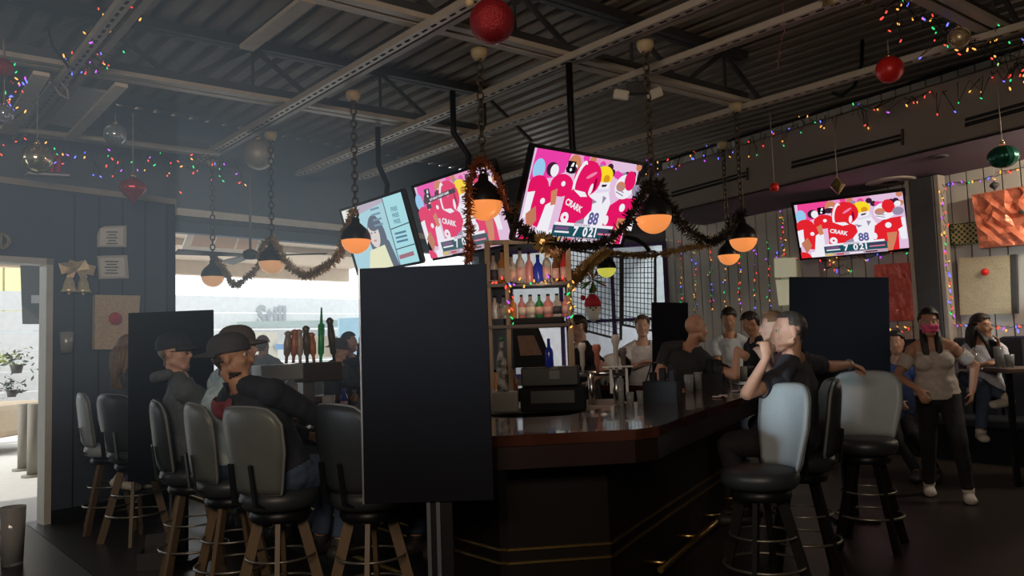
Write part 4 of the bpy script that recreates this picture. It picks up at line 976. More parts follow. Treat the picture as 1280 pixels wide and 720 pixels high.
# beer taps
p = atZ(378, 462, 1.0); BT = thing('beer_tap_tower', 'beer tap tower with a row of painted handles', 'beer tap', (-1.62, 6.10, 1.17), radians(42))
w = MB(); w.box((-.23, 0, .21), (.34, .16, .12), None, None, .01); obj('tower_box', w, mat('pale steel', (.36, .38, .38), .3, .4), BT)
w = MB(); w.box((.11, 0, .20), (.34, .15, .15), None, None, .01); obj('drip_tower', w, mat('dark walnut', (.04, .03, .028), .4), BT)
w = MB(); w.box((.0, .0, .025), (.10, .10, .25)); w.box((-.23, .0, .025), (.08, .08, .25)); obj('tower_base', w, M['chrome'], BT)
cols = [((.25, .2, .16), .19), ((.42, .16, .10), .20), ((.42, .36, .32), .20), ((.10, .08, .07), .22), ((.45, .17, .08), .18), ((.02, .32, .10), .30), ((.06, .055, .05), .27)]
for i, (c, h) in enumerate(cols):
    h *= 1.3; x = -.17+.058*i+(.06 if i == 6 else 0); mm = mat('tap handle %d' % i, c, .35, var=.5, scale=30); w = MB()
    pr = [(0, .0), (.012, 0), (.012, .05), (.024, .07), (.030, h*.6), (.022, h*.85), (.032, h*.93), (.012, h), (0, h)] if i != 5 else [(0, 0), (.012, 0), (.012, .05), (.024, .07), (.026, h*.75), (.012, h*.78), (.006, h*1.1), (0, h*1.1)]
    vs0 = len(w.v); w.lathe(pr, (0, 0, 0), 10); R_ = Matrix.Rotation(random.uniform(-.12, .12), 3, 'Y')
    w.v = [tuple(R_ @ V(v)+V((x, -.02, .275))) for v in w.v]; obj('tap_handle', w, mm, BT)
# second tap group right of the till
BT2 = thing('beer_tap_tower', 'chrome beer taps with pale round handles right of the till', 'beer tap', (.78, 7.05, .97), radians(-8))
w = MB(); w.rod((-.1, 0, 0), (-.1, 0, .28), .03); w.rod((.12, 0, 0), (.12, 0, .26), .03); w.rod((-.2, 0, .28), (.2, 0, .28), .028); obj('tap_column', w, M['chrome'], BT2)
for x, c, h in ((-.17, (.5, .48, .44), .28), (-.04, (.42, .14, .09), .26), (.13, (.5, .48, .46), .34), (.19, (.12, .1, .1), .22)):
    w = MB(); w.lathe([(0, .28), (.012, .28), (.014, .34), (.022, .36), (.024, .28+h*.7), (.04, .28+h*.85), (.03, .28+h), (0, .28+h)], (x, -.03, 0), 12); obj('tap_handle', w, mat('tap cap %.2f' % x, c, .4), BT2)

# ------------------------------------------------------------------ glassware and things on the bar
gm_glass = mat('bar glass', (.75, .78, .78), .06, trans=.75, ior=1.3)
def glass(px, py, z, h, r0, r1, lab, liq=None, fill=.0, head=None, Y=None, group=None, name='pint_glass', m=None, straw=False):
    p = atZ(px, py, z) if Y is None else V((atY(px, py, Y).x, Y, z)); t = thing(name, lab, 'glass', p, 0, group)
    w = MB(); w.lathe([(0, 0), (r0, 0), (r1, h), (r1-.003, h), (r0-.004, .012), (0, .012)], n=18); obj('tumbler', w, m or gm_glass, t)
    if liq:
        rr = r0+(r1-r0)*fill; w = MB(); w.lathe([(0, .014), (r0-.006, .014), (rr-.005, h*fill), (0, h*fill)], n=16); obj('drink', w, liq, t)
        if head: w = MB(); w.lathe([(rr-.005, h*fill), (r0+(r1-r0)*(fill+head)-.004, h*(fill+head)), (0, h*(fill+head))], n=16); obj('foam', w, mat('beer foam', (.75, .72, .66), .8), t)
    if straw: w = MB(); w.rod((0, 0, .02), (.02, .01, h*1.5), .003, n=6); obj('straw', w, M['black'], t)
    return t
stout = mat('stout', (.012, .009, .008), .2); beer = mat('pale beer', (.62, .50, .20), .15, trans=.3); amber = mat('amber whisky', (.75, .28, .03), .1, trans=.2); cola = mat('red brown drink', (.28, .07, .03), .2); water = mat('iced water', (.55, .58, .6), .1, trans=.5)
glass(365, 517, 1.07, .22, .036, .045, 'tall dark stout with a pale head in front of the man in the backwards cap', stout, .72, .24)
glass(411, 523, 1.07, .155, .034, .045, 'half full pale beer glass on the left bar top', beer, .7, .1)
glass(788, 506, 1.07, .09, .024, .03, 'short glass of amber whisky on the bar, left of a pair', amber, .6, name='shot_glass')
glass(801, 504, 1.07, .09, .024, .03, 'short glass of amber whisky on the bar, right of a pair', amber, .55, name='shot_glass')
glass(777, 507, 1.07, .19, .022, .022, 'slim clear tube glass beside the whisky glasses', None)
gd = [(862, 490, .15, water, 'left of two clear tumblers beside the black caddy'), (874, 487, .16, water, 'right of two clear tumblers beside the black caddy'), (909, 481, .15, water, 'dim clear glass right of the tall black holder'), (919, 479, .155, cola, 'tall glass of red brown drink on the right bar'),
      (930, 477, .16, beer, 'amber beer glass beside the red brown drink'), (941, 474, .15, water, 'clear stemless glass near the raised hand of the charcoal-shirted man'), (951, 472, .13, cola, 'small red drink nearest the seated man at the right')]
for x, y, h, l, lab in gd: glass(x, y, 1.07, h, .034, .042, lab, l, .7, straw=(l is cola))
# condiment caddies
def caddy(px, py, wd, h, lab, items):
    p = atZ(px, py, 1.07); t = thing('condiment_caddy', lab, 'caddy', p, radians(-25))
    w = MB(); w.box((0, 0, .012), (wd, wd*.7, .024))
    for sx, sy, a, b_ in ((0, -wd*.35, wd, .008), (0, wd*.35, wd, .008), (-wd/2, 0, .008, wd*.7), (wd/2, 0, .008, wd*.7)): w.box((sx, sy, h*.3), (a, b_, h*.6))
    obj('basket', w, M['black'], t)
    w = MB(); w.rod((-wd/2, 0, h*.6), (-wd*.3, 0, h*1.1), .005); w.rod((-wd*.3, 0, h*1.1), (wd*.3, 0, h*1.1), .005); w.rod((wd*.3, 0, h*1.1), (wd/2, 0, h*.6), .005); obj('handle', w, M['blackmetal'], t)
    for i, (x, m_, hh) in enumerate(items):
        w = MB(); w.box((x, .02, hh/2+.02), (.05, .05, hh), None, None, .012); obj('packet_stack', w, m_, t)
    w = MB(); w.box((-wd*.12, -wd*.36, h*.3), (wd*.34, .003, h*.34)); obj('sticker', w, mat('dim blue sticker', (.05, .08, .12), .5, scale=40, col2=(.14, .18, .2)), t)
caddy(829, 503, .24, .26, 'large black condiment basket on the bar nearest the camera', [(-.07, M['black'], .2), (.0, M['black'], .23), (.07, M['black'], .21)])
caddy(893, 487, .18, .24, 'tall black napkin holder behind the clear tumblers', [(-.03, M['black'], .26), (.05, M['black'], .24)])
caddy(812, 470, .2, .2, 'small dark basket behind the large condiment basket', [(-.04, mat('dark brown pouch', (.05, .035, .025), .6), .2), (.04, M['black'], .16)])
for i, (x, y, lab) in enumerate([(900, 496, 'curled paper receipt on the bar nearest the camera'), (925, 489, 'flat paper tray on the right bar by the tumblers'), (940, 484, 'folded white paper by the red drink')]):
    p = atZ(x, y, 1.072); w = MB(); R_ = Matrix.Rotation(radians(60-10*i), 3, 'Z')
    vs = [R_ @ V((.11*(k/5-.5)*2, sy*.035, .004+.008*sin(k*1.4))) for k in range(6) for sy in (-1, 1)]
    w.add(vs, [[2*k, 2*k+1, 2*k+3, 2*k+2] for k in range(5)]); o = obj('paper_slip', w, mat('paper slip', (.5, .48, .47), .6)); o.location = p; tag(o, lab, 'paper')
# jumble beyond: jars and cans on the far side, left
jm = [((.05, .06, .25), 'small blue can'), ((.5, .42, .08), 'small yellow can'), ((.5, .5, .5), 'silver can'), ((.06, .06, .07), 'dark jar'), ((.4, .42, .44), 'grey tumbler'), ((.55, .53, .5), 'pale cup')]
for i, (x, y, k) in enumerate([(331, 477, 0), (336, 484, 1), (343, 482, 2), (350, 482, 2), (357, 481, 4), (347, 474, 3), (375, 477, 4), (404, 474, 5), (412, 474, 4), (419, 473, 5)]):
    p = atZ(x, y, 1.07); w = MB(); h = .11+.02*(i % 3); 
    w.lathe([(0, 0), (.033, 0), (.036, .01), (.036, h-.01), (.028, h), (0, h)], n=14); o = obj('drink_can' if k < 3 else 'bar_cup', w, mat('cup %d' % k, jm[k][0], .35)); o.location = (p.x, p.y, 1.07)
    tag(o, '%s, %s from the left in the row before the window' % (jm[k][1], ORD[i]), 'can' if k < 3 else 'cup', 'cans and cups on the far bar')
# far work counter with steel rail at left, wire basket
w = MB(); a = atZ(368, 487, 1.0); b_ = atZ(462, 475, 1.0)
wk = thing('speed_rail', 'steel speed rail counter behind the beer taps', 'counter', (-1.55, 7.6, 0), radians(12))
w.box((0, 0, .90), (1.5, .38, .06), None, None, .01); obj('counter_top', w, M['steel'], wk)
w = MB(); w.box((0, .02, .44), (1.4, .3, .86)); obj('counter_base', w, mat('grey back bar', (.10, .105, .10), .5), wk)
rb2 = random.Random(9)
for i in range(8):
    p = wk.location+Matrix.Rotation(radians(12), 3, 'Z') @ V((-.1+.1*i, -.02, .931)); k = rb2.choice([0, 1, 2, 3, 4, 0]); bottle(p, .24+.05*rb2.random(), .034, bm_[k][1], '%s bottle, %s from the left on the speed rail counter' % (bm_[k][0], ORD[i]), 'bottles on the speed rail', lm=lmx[rb2.randrange(3)])
p = atZ(446, 478, 1.07); t = thing('wire_basket', 'tan wire basket on the bar beside the large divider', 'basket', p)
w = MB()
for k in range(7): w.torus((0, 0, .05+.02*k), .10+.006*k, .005, n=20, k=4)
for k in range(12): a = 2*pi*k/12; w.rod((.1*cos(a), .1*sin(a), .03), (.14*cos(a), .14*sin(a), .19), .004, n=4)
for k in range(5): w.torus((random.uniform(-.05, .05), 0, .15+.02*k), .06, .006, n=16, k=4, ax=Euler((1.2, k, k*.7)).to_matrix())
obj('basket_wire', w, mat('tan basket wire', (.32, .24, .15), .5), t)
w = MB(); w.lathe([(0, 0), (.11, 0), (.11, .015), (0, .015)], n=20); obj('basket_base', w, mat('brown tray', (.15, .08, .05), .5), t)
# right far side: jacket bundle, tray stand, tumblers, helmet like speaker
w = MB(); p = V((.95, 7.62, 1.07))
fb_ = [(0, 0, .05, .16), (.13, .02, .06, .13), (-.14, .0, .05, .12), (.05, -.05, .1, .10), (.22, .02, .04, .09)]
wkb = thing('jacket_bundle', 'dark blue jacket bundled on the steel drainer', 'jacket', (q.x+.02, q.y-.05, 1.0))
for x, y, z, r in fb_: w.ball((x, y, z), r, None, 14, (1, .8, .6))
obj('cloth', w, mat('navy cloth', (.012, .018, .035), .8, bump=.3, scale=10, var=.5), wkb)
for i, (x, y, lab) in enumerate([(741, 462, 'left of two clear tumblers behind the dark jacket'), (750, 460, 'right of two clear tumblers behind the dark jacket')]): glass(x, y, 1.0, .16, .036, .042, lab, water, .6, Y=8.62)
t = thing('round_sign', 'round white and black disc standing on the far bar by the crossed arms', 'sign', V((atY(765, 452, 8.7).x, 8.7, 1.07)))
w = MB(); w.ball((0, 0, .17), .16, None, 20, (1, .45, 1.05)); obj('disc', w, M['white'], t)
w = MB(); w.ball((.06, .02, .17), .165, None, 20, (.95, .45, 1.05)); obj('rim', w, M['black'], t)
w = MB(); w.box((0, 0, .01), (.12, .1, .02)); obj('foot', w, M['black'], t)
t = thing('tray_stand', 'white tray on a thin stand over the dark caddies', 'tray', atZ(789, 500, 1.07)+V((.02, .9, 0)))
w = MB(); w.box((0, 0, .235), (.26, .14, .012)); obj('tray', w, M['white'], t)
w = MB(); w.box((-.06, 0, .115), (.022, .02, .23)); w.box((.08, 0, .115), (.022, .02, .23)); obj('stand', w, M['white'], t)
# ------------------------------------------------------------------ tables, booth, box
p0 = atZ(36, 655, .79); d = azv(-41); nrm = V((d.y, -d.x, 0)); 
tb = thing('high_table', 'black table at the bottom left corner holding a pint glass', 'table', (p0.x-.25, p0.y-.8, 0), radians(41))
c_ = Matrix.Rotation(-radians(41), 3, 'Z') @ (V((p0.x, p0.y, 0))-V((tb.location.x, tb.location.y, 0)))
w = MB(); W_, L_ = .8, 1.6; w.box((c_.x-W_/2, c_.y-L_/2, .77), (W_, L_, .04), None, None, .008); obj('table_top', w, mat('black table top', (.012, .012, .013), .25), tb)
w = MB(); w.rod((c_.x-W_/2, c_.y-L_/2, .03), (c_.x-W_/2, c_.y-L_/2, .75), .04); obj('pedestal', w, M['blackmetal'], tb)
w = MB(); w.lathe([(0, 0), (.28, 0), (.28, .02), (.05, .04), (0, .04)], (c_.x-W_/2, c_.y-L_/2, 0), 24); obj('foot_plate', w, M['blackmetal'], tb)
glass(15, 706, .79, .205, .035, .043, 'large empty pint glass on the black table at bottom left', cola, .55, m=mat('dim glass', (.45, .45, .45), .08, trans=.7))
p = atZ(198, 707, 0); t = thing('floor_box', 'small open black box on the floor below the bar stools', 'box', p, radians(15))
w = MB()
for sx, sy, a, b_ in ((0, -.11, .24, .01), (0, .11, .24, .01), (-.12, 0, .01, .22), (.12, 0, .01, .22)): w.box((sx, sy, .06), (a, b_, .12))
w.box((0, 0, .01), (.24, .22, .02)); obj('shell', w, mat('dark grey box', (.035, .035, .036), .4), t)
w = MB(); w.box((0, .16, .14), (.24, .01, .12), None, Matrix.Rotation(-.6, 4, 'X')); obj('lid', w, mat('dark grey box', None or (.035, .035, .036), .4), t)
# booth along the east wall
bt = thing('booth_bench', 'dark padded booth bench along the board wall', 'bench', PE-DE*1.0)
w = MB(); a0_, a1_ = -1.7, 5.5; Pb = lambda s, o, z: PE-DE*s+NE*o+V((0, 0, z))
n = 22
for i in range(n):
    s0 = a0_+(a1_-a0_)*i/n; s1 = a0_+(a1_-a0_)*(i+1)/n; c = Pb((s0+s1)/2, .17, .95)
    A_ = Matrix.Rotation(atan2(DE.y, DE.x), 4, 'Z'); w.box(c, (abs(s1-s0)-.01, .14, .98), None, A_, .05)
wpart('back_cushion', w, mat('black booth vinyl', (.016, .017, .022), .4), bt)
w = MB(); w.box(Pb((a0_+a1_)/2, .42, .46), (a1_-a0_, .55, .12), None, Matrix.Rotation(atan2(DE.y, DE.x), 4, 'Z'), .03); wpart('seat_cushion', w, mat('black booth vinyl', None or (.016, .017, .022), .4), bt)
w = MB(); w.box(Pb((a0_+a1_)/2, .38, .20), (a1_-a0_, .48, .40), None, Matrix.Rotation(atan2(DE.y, DE.x), 4, 'Z')); wpart('bench_base', w, M['black'], bt)
# right high table
tp = V((4.84, 7.75, 0)); tb = thing('high_table', 'dark high table at the right edge with drinks on it', 'table', tp, radians(-10))
w = MB(); w.box((.35, 0, 1.12), (.95, .62, .045), None, None, .008); obj('table_top', w, mat('brown table edge', (.10, .065, .045), .35, var=.3), tb)
w = MB(); w.box((-.02, -.05, .55), (.05, .05, 1.1)); w.box((.35, 0, .02), (.6, .5, .03)); w.box((.72, -.05, .55), (.05, .05, 1.1)); obj('table_frame', w, M['blackmetal'], tb)
for x, y, h, lab, st in ((1203, 453, .13, 'short clear glass nearest the left end of the right table', False), (1218, 453, .16, 'tall glass with a black straw on the right table', True), (1249, 452, .21, 'large pale tumbler in front of the seated woman', False), (1262, 452, .13, 'small clear glass right of the large pale tumbler', False)):
    glass(x, y, 1.143, h, .036, .045, lab, water if not st else cola, .6, Y=7.72, straw=st)
# ------------------------------------------------------------------ people
def econe(w, p0, p1, a0, b0, a1, b1, side, n=14, cap0=1.0, cap1=1.0):
    p0 = V(p0); p1 = V(p1); d = (p1-p0); L = d.length; d.normalize(); sx = V(side)-d*V(side).dot(d)
    sx = sx.normalized() if sx.length > 1e-4 else d.orthogonal().normalized(); sy = d.cross(sx); vs = []
    R = []
    for k in (-90, -60, -30): t = radians(k); R.append((p0+d*sin(t)*min(a0, b0)*cap0, a0*max(cos(t), .02), b0*max(cos(t), .02)))
    for k in range(5): f = k/4; R.append((p0.lerp(p1, f), a0+(a1-a0)*f, b0+(b1-b0)*f))
    for k in (30, 60, 90): t = radians(k); R.append((p1+d*sin(t)*min(a1, b1)*cap1, a1*max(cos(t), .02), b1*max(cos(t), .02)))
    for c, a, b_ in R: vs += [c+sx*a*cos(2*pi*i/n)+sy*b_*sin(2*pi*i/n) for i in range(n)]
    m_ = len(R); fs = [[j*n+i, j*n+(i+1) % n, (j+1)*n+(i+1) % n, (j+1)*n+i] for j in range(m_-1) for i in range(n)]
    fs += [list(range(n))[::-1], list(range((m_-1)*n, m_*n))]
    w.add(vs, fs)
def ellips(w, c, r, fr, n=14):      # fr: 3 axes
    k = 9; vs = []; fs = []
    for i in range(k+1):
        t = pi*i/k
        vs += [V(c)+fr[0]*(r[0]*sin(t)*cos(2*pi*j/n))+fr[1]*(r[1]*sin(t)*sin(2*pi*j/n))-fr[2]*(r[2]*cos(t)) for j in range(n)]
    for i in range(k): fs += [[i*n+j, i*n+(j+1) % n, (i+1)*n+(j+1) % n, (i+1)*n+j] for j in range(n)]
    w.add(vs, fs)
def ik(s, t, a, b_, pole):
    d = t-s; L = min(max(d.length, abs(a-b_)+.01), (a+b_)*.997); d = d.normalized(); x = (a*a-b_*b_+L*L)/(2*L); h = sqrt(max(0, a*a-x*x))
    pv = V(pole); pv = pv-d*pv.dot(d); pv = pv.normalized() if pv.length > 1e-4 else d.orthogonal().normalized()
    return s+d*x+pv*h, s+d*L
def skinmat(k):
    return mat('skin %d' % k, [(.52, .30, .21), (.40, .21, .13), (.58, .36, .27), (.30, .15, .09)][k], .5, var=.08, scale=20)
def fabric(nm, c, var=.25, scale=25, col2=None): return mat('fabric '+nm, c, .85, var=var, scale=scale, bump=.25, col2=col2)
def person(label, pel, head, az, haz=None, hpitch=0, hroll=0, arms=None, legs=None, shirt=None, pants=None, shoe=None, sleeve='short', skin=0, hair=None, hairc=(.02, .015, .012), cap=None, female=False, vox=.011, build=1.0, twist=0, S=None, extras=None, group=None, curl=.5, feet=True):
    """pel, head: world points of the pelvis and the head centre"""
    pel = V(pel); head = V(head); U = (head-pel); D = U.length; U.normalize()
    if S is None: S = D/.675
    th = radians(az); Fw = azv(az); Rt = V((Fw.y, -Fw.x, 0))
    Fw2 = (Fw-U*Fw.dot(U)).normalized(); Rt2 = Fw2.cross(U)
    tw = Matrix.Rotation(-radians(twist), 3, U); Fs = tw @ Fw2; Rs = tw @ Rt2
    Z = V((0, 0, 1)); at = lambda k: pel+U*k*D/.655
    bones = []; w = MB(); g = build
    hipw = .165 if not female else .172; shw = .178 if not female else .155
    # torso
    econe(w, at(-.02), at(.13), hipw*S*g, .115*S*g, .15*S*g, .105*S*g, Rt2)
    econe(w, at(.13), at(.31), (.148 if not female else .125)*S*g, .105*S*g, .165*S*g*(1 if not female else .9), .115*S*g, Rs)
    econe(w, at(.31), at(.42), .168*S*g*(1 if not female else .9), .112*S*g, shw*.85*S*g, .075*S, Rs)
    econe(w, at(.42), at(.485), .13*S*g, .07*S, .062*S, .06*S, Rs)
    for sx in (-1, 1): econe(w, at(.50)+Rs*sx*.03*S-Fs*.02*S, at(.43)+Rs*sx*shw*.9*S*g-Fs*.01*S, .045*S, .045*S, .05*S, .05*S, Fs)
    if female:
        for sx in (-1, 1): ellips(w, at(.30)+Rs*sx*.075*S+Fs*.085*S, (.07*S, .06*S, .065*S), (Rs, Fs, U))
    bones.append(('torso', at(-.05), at(.475), .12*S))
    # head
    haz = az if haz is None else haz
    hf = azv(haz); hr = V((hf.y, -hf.x, 0)); hu = V((0, 0, 1))
    Rm = Matrix.Rotation(radians(hpitch), 3, hr); hf = Rm @ hf; hu = Rm @ hu
    Rm = Matrix.Rotation(radians(hroll), 3, hf); hr = Rm @ hr; hu = Rm @ hu
    HC = at(.655); hs = S*1.0; hp = lambda x, y, z: HC+(hr*x+hf*y+hu*z)*hs
    fr = (hr, hf, hu)
    econe(w, at(.455), hp(0, -.015, -.075), .06*S*g, .058*S*g, .053*S, .056*S, Rs)
    ellips(w, hp(0, -.012, .032), (.076*hs, .096*hs, .095*hs), fr); ellips(w, hp(0, .028, -.025), (.064*hs, .068*hs, .088*hs), fr)
    econe(w, hp(-.022, .066, -.10), hp(.022, .066, -.10), .024*hs, .024*hs, .024*hs, .024*hs, hu)
    for sx in (-1, 1):
        econe(w, hp(sx*.02, .062, -.097), hp(sx*.058, .0, -.06), .022*hs, .022*hs, .022*hs, .02*hs, hu)
        ellips(w, hp(sx*.077, -.008, -.008), (.011*hs, .02*hs, .032*hs), fr, 10)
        econe(w, hp(sx*.012, .084, .033), hp(sx*.045, .068, .035), .011*hs, .011*hs, .01*hs, .01*hs, hu, 8)
        ellips(w, hp(sx*.038, .068, -.03), (.022*hs, .018*hs, .02*hs), fr, 10)
    econe(w, hp(0, .088, .02), hp(0, .112, -.03), .009*hs, .011*hs, .015*hs, .012*hs, hr, 8)
    ellips(w, hp(0, .09, -.058), (.022*hs, .011*hs, .006*hs), fr, 10); ellips(w, hp(0, .088, -.070), (.02*hs, .011*hs, .007*hs), fr, 10)
    bones.append(('neck', at(.475), hp(0, -.015, -.09), .05*S)); bones.append(('head', hp(0, 0, -.06), hp(0, -.01, .05), .085*S))
    # arms
    arms = arms or {}; J = {}
    for sd, sx in (('L', -1), ('R', 1)):
        sh = at(.412)+Rs*sx*shw*S*g
        tgt, pole = arms.get(sd, (None, None))
        if tgt is None: tgt = sh+(-Z*.50+Fw*.06+Rt*sx*.05)*S
        if pole is None: pole = -Fw*.6+Rt*sx*.6-Z*.3
        else: pole = Rt*pole[0]+Fw*pole[1]+Z*pole[2]
        el, wr = ik(sh, V(tgt), .285*S, .25*S, pole)
        ga = sqrt(g); econe(w, sh, el, .052*S*ga, .052*S*ga, .040*S, .040*S, Rs); econe(w, el, wr, .042*S, .042*S, .028*S, .023*S, Rs)
        ellips(w, sh, (.058*S*ga, .056*S*ga, .056*S*ga), (Rs, Fs, U))
        d = (wr-el).normalized(); pn = arms.get(sd+'n')
        pn = (Rt*pn[0]+Fw*pn[1]+Z*pn[2]) if pn else (-Z*.6-Rt*sx*.6); pn = (pn-d*pn.dot(d)).normalized(); wd = d.cross(pn)*1.0
        cu = arms.get(sd+'c', curl)
        if arms.get(sd+'d'):
            dd = arms[sd+'d']; d2 = (Rt*dd[0]+Fw*dd[1]+Z*dd[2]).normalized()
        else: d2 = d
        pn = (pn-d2*pn.dot(d2)).normalized(); wd = d2.cross(pn); kn = wr+d2*.085*S
        econe(w, wr, kn, .03*S, .018*S, .040*S, .014*S, wd, 10)
        tsgn = 1 if wd.dot(Rt*sx) < 0 else -1
        for fi, (o_, ln) in enumerate(((.031, .068), (.0105, .078), (-.0105, .072), (-.031, .056))):
            p = kn+wd*o_*S*tsgn-d2*.008*S; dirv = (d2+wd*o_*tsgn*3.2).normalized()
            for sg in range(3):
                ang = cu*(.55+.45*sg)*1.1; dv = (dirv*cos(ang)+pn*sin(ang)).normalized(); ang0 = ang
                q_ = p+dv*ln*S*(.42, .33, .25)[sg]; r_ = (.0095, .0088, .008)[sg]*S; econe(w, p, q_, r_, r_, r_*.9, r_*.9, wd, 8); p = q_
                dirv = dv
        tb_ = wr+d2*.025*S+wd*tsgn*.028*S; t1 = tb_+(d2*.6+wd*tsgn*.65+pn*.35).normalized()*.045*S; t2 = t1+(d2*.85+wd*tsgn*.2+pn*.5).normalized()*.035*S
        econe(w, tb_, t1, .012*S, .012*S, .0105*S, .0105*S, wd, 8); econe(w, t1, t2, .0105*S, .0105*S, .008*S, .008*S, wd, 8)
        bones += [('uparm'+sd, sh, el, .045*S), ('forearm'+sd, el, wr, .03*S), ('hand'+sd, wr+d2*.02*S, kn+d2*.09*S, .03*S)]; J['hand'+sd] = kn; J['wr'+sd] = wr; J['el'+sd] = el
    # legs
    legs = legs or {}
    for sd, sx in (('L', -1), ('R', 1)):
        hip = pel+Rt*sx*.088*S-U*.02*S
        tgt, pole = legs.get(sd, (None, None))
        if tgt is None: tgt = V((hip.x, hip.y, .085*S))+Rt*sx*.03
        pole = Fw+Z*.25 if pole is None else Rt*pole[0]+Fw*pole[1]+Z*pole[2]
        kn, an = ik(hip, V(tgt), .435*S, .43*S, pole)
        econe(w, hip, kn, .083*S*g, .085*S*g, .056*S, .056*S, Rt); econe(w, kn, an, .055*S, .055*S, .036*S, .038*S, Rt)
        fd = legs.get(sd+'f'); fd = azv(az) if fd is None else V(fd); fd = (fd-Z*.05).normalized()
        toe = an+fd*.15*S-Z*.045*S; heel = an-fd*.04*S-Z*.045*S
        econe(w, heel, toe, .034*S, .03*S, .04*S, .022*S, Rt if abs(fd.dot(Rt)) < .9 else Fw)
        bones += [('thigh'+sd, hip, kn, .07*S), ('shin'+sd, kn, an, .042*S), ('foot'+sd, heel, toe, .033*S)]; J['foot'+sd] = an; J['knee'+sd] = kn
    o = bpy.data.objects.new('tmp', w.mesh('tmp')); COL.objects.link(o)
    m_ = o.modifiers.new('r', 'REMESH'); m_.mode = 'VOXEL'; m_.voxel_size = vox; m_.use_smooth_shade = True
    m_ = o.modifiers.new('s', 'SMOOTH'); m_.factor = .5; m_.iterations = 4
    dg = bpy.context.evaluated_depsgraph_get(); me = bpy.data.meshes.new_from_object(o.evaluated_get(dg)); bpy.data.objects.remove(o)
    me.name = 'person'; me.materials.clear(); me.materials.append(skinmat(skin))
    root = V((pel.x, pel.y, 0)); nv = len(me.vertices)
    co = np.empty(nv*3); me.vertices.foreach_get('co', co); co = co.reshape(-1, 3); no = np.empty(nv*3); me.vertices.foreach_get('normal', no); no = no.reshape(-1, 3)
    best = np.full(nv, 1e9); who = np.zeros(nv, int); tt = np.zeros(nv)
    for i, (nm, a, b_, r) in enumerate(bones):
        a = np.array(a); b_ = np.array(b_); ab = b_-a; t = ((co-a)@ab)/(ab@ab); tc_ = np.clip(t, 0, 1); dist = np.linalg.norm(co-(a+tc_[:, None]*ab), axis=1)-r
        m2 = dist < best; best[m2] = dist[m2]; who[m2] = i; tt[m2] = t[m2]
    nm = np.array([b_[0] for b_ in bones]); W = nm[who]
    faces = np.empty(len(me.polygons)*4, int); ok = all(len(p.vertices) == 4 for p in me.polygons)
    faces = [list(p.vertices) for p in me.polygons]
    body = obj('person', me); body.data.transform(Matrix.Translation(-root)); body.location = root; body.data.polygons.foreach_set('use_smooth', [True]*len(me.polygons))
    tag(body, label, 'person', group)
    def shell(name, mask, off, m, wr=0.0, lab=None):
        sel = [f for f in faces if all(mask[v] for v in f)]
        if not sel: return None
        ids = sorted({v for f in sel for v in f}); mp = {v: i for i, v in enumerate(ids)}
        P = co[ids]+no[ids]*off
        if wr:
            ns = np.array([noise.noise(V(co[i])*9)+.6*noise.noise(V(co[i])*21) for i in ids]); P = P+no[ids]*(wr*ns)[:, None]
        ms = bpy.data.meshes.new(name); ms.from_pydata([tuple(p-np.array(root)) for p in P], [], [[mp[v] for v in f] for f in sel]); ms.materials.append(m)
        ms.polygons.foreach_set('use_smooth', [True]*len(ms.polygons)); ms.update()
        so_ = obj(name, ms, None, body, label=lab)
        md = so_.modifiers.new('thickness', 'SOLIDIFY'); md.thickness = .006; md.offset = 1
        return so_
    isn = lambda *k: np.isin(W, k)
    sl = {'short': .62, 'long': 2, 'off': -1, 'wide': .5}[sleeve]
    spine = ((co-np.array(at(0)))@np.array(U))/(D/.655)
    rad = np.linalg.norm((co-np.array(pel))-((co-np.array(pel))@np.array(U))[:, None]*np.array(U), axis=1)
    top = isn('torso', 'neck') & (spine > -.03) & ((spine < .478) | ((spine < .55) & (rad > .076*S)))
    arm_m = np.zeros(nv, bool)
    for sd in 'LR':
        arm_m |= isn('uparm'+sd) & (tt < sl)
        if sleeve == 'long': arm_m |= isn('forearm'+sd) & (tt < .95)
        top |= isn('thigh'+sd) & (spine > .0) & (tt < .15)
    if sleeve == 'off':
        for sd in 'LR': arm_m |= isn('uparm'+sd) & (tt > .25) & (tt < .72)
        top &= spine < .40
    if shirt: shell('shirt' if sleeve != 'long' else 'jacket', top | arm_m | ((isn('neck') & (spine < .50)) if sleeve == 'long' else False), .013*S, shirt, .009)
    pm = np.zeros(nv, bool)
    for sd in 'LR': pm |= isn('thigh'+sd) | (isn('shin'+sd) & (tt < .93))
    pm |= isn('torso') & (spine < .03)
    if pants: shell('trousers', pm, .009*S, pants, .006)
    if shoe is not None:
        for sd in 'LR': shell('shoe', isn('foot'+sd) | (isn('shin'+sd) & (tt > .93)), .010, shoe)
    # head-local coordinates
    HL_ = (co-np.array(HC))@np.array([list(hr), list(hf), list(hu)]).T/hs; x, y, z = HL_[:, 0], HL_[:, 1], HL_[:, 2]; hd = isn('head', 'neck')
    ear = (np.abs(x) > .070) & (np.abs(y+.008) < .03) & (np.abs(z+.008) < .042)
    hm = mat('hair %.3f %.3f' % hairc[:2], hairc, .5, var=.4, scale=40, bump=.4)
    if hair:
        hz = (z > .072) | ((y < .04) & (z > .035)) | ((y < .005) & (z > -.015)) | ((y < -.045) & (z > -.085))
        if hair == 'buzz': hz = (z > .085) | ((y < .02) & (z > .04)) | ((y < -.01) & (z > -.02)) | ((y < -.05) & (z > -.07))
        if hair == 'bald': hz = ((y < .0) & (z > -.03) & (z < .05) & (np.abs(x) > .05)) | ((y < -.05) & (z > -.07) & (z < .04))
        if cap: hz = hz & (z < .03)
        off = .005 if cap else {'buzz': .004, 'bald': .003, 'short': .014, 'long': .016, 'mop': .02}.get(hair, .012)
        hk = [v for v in [1]]
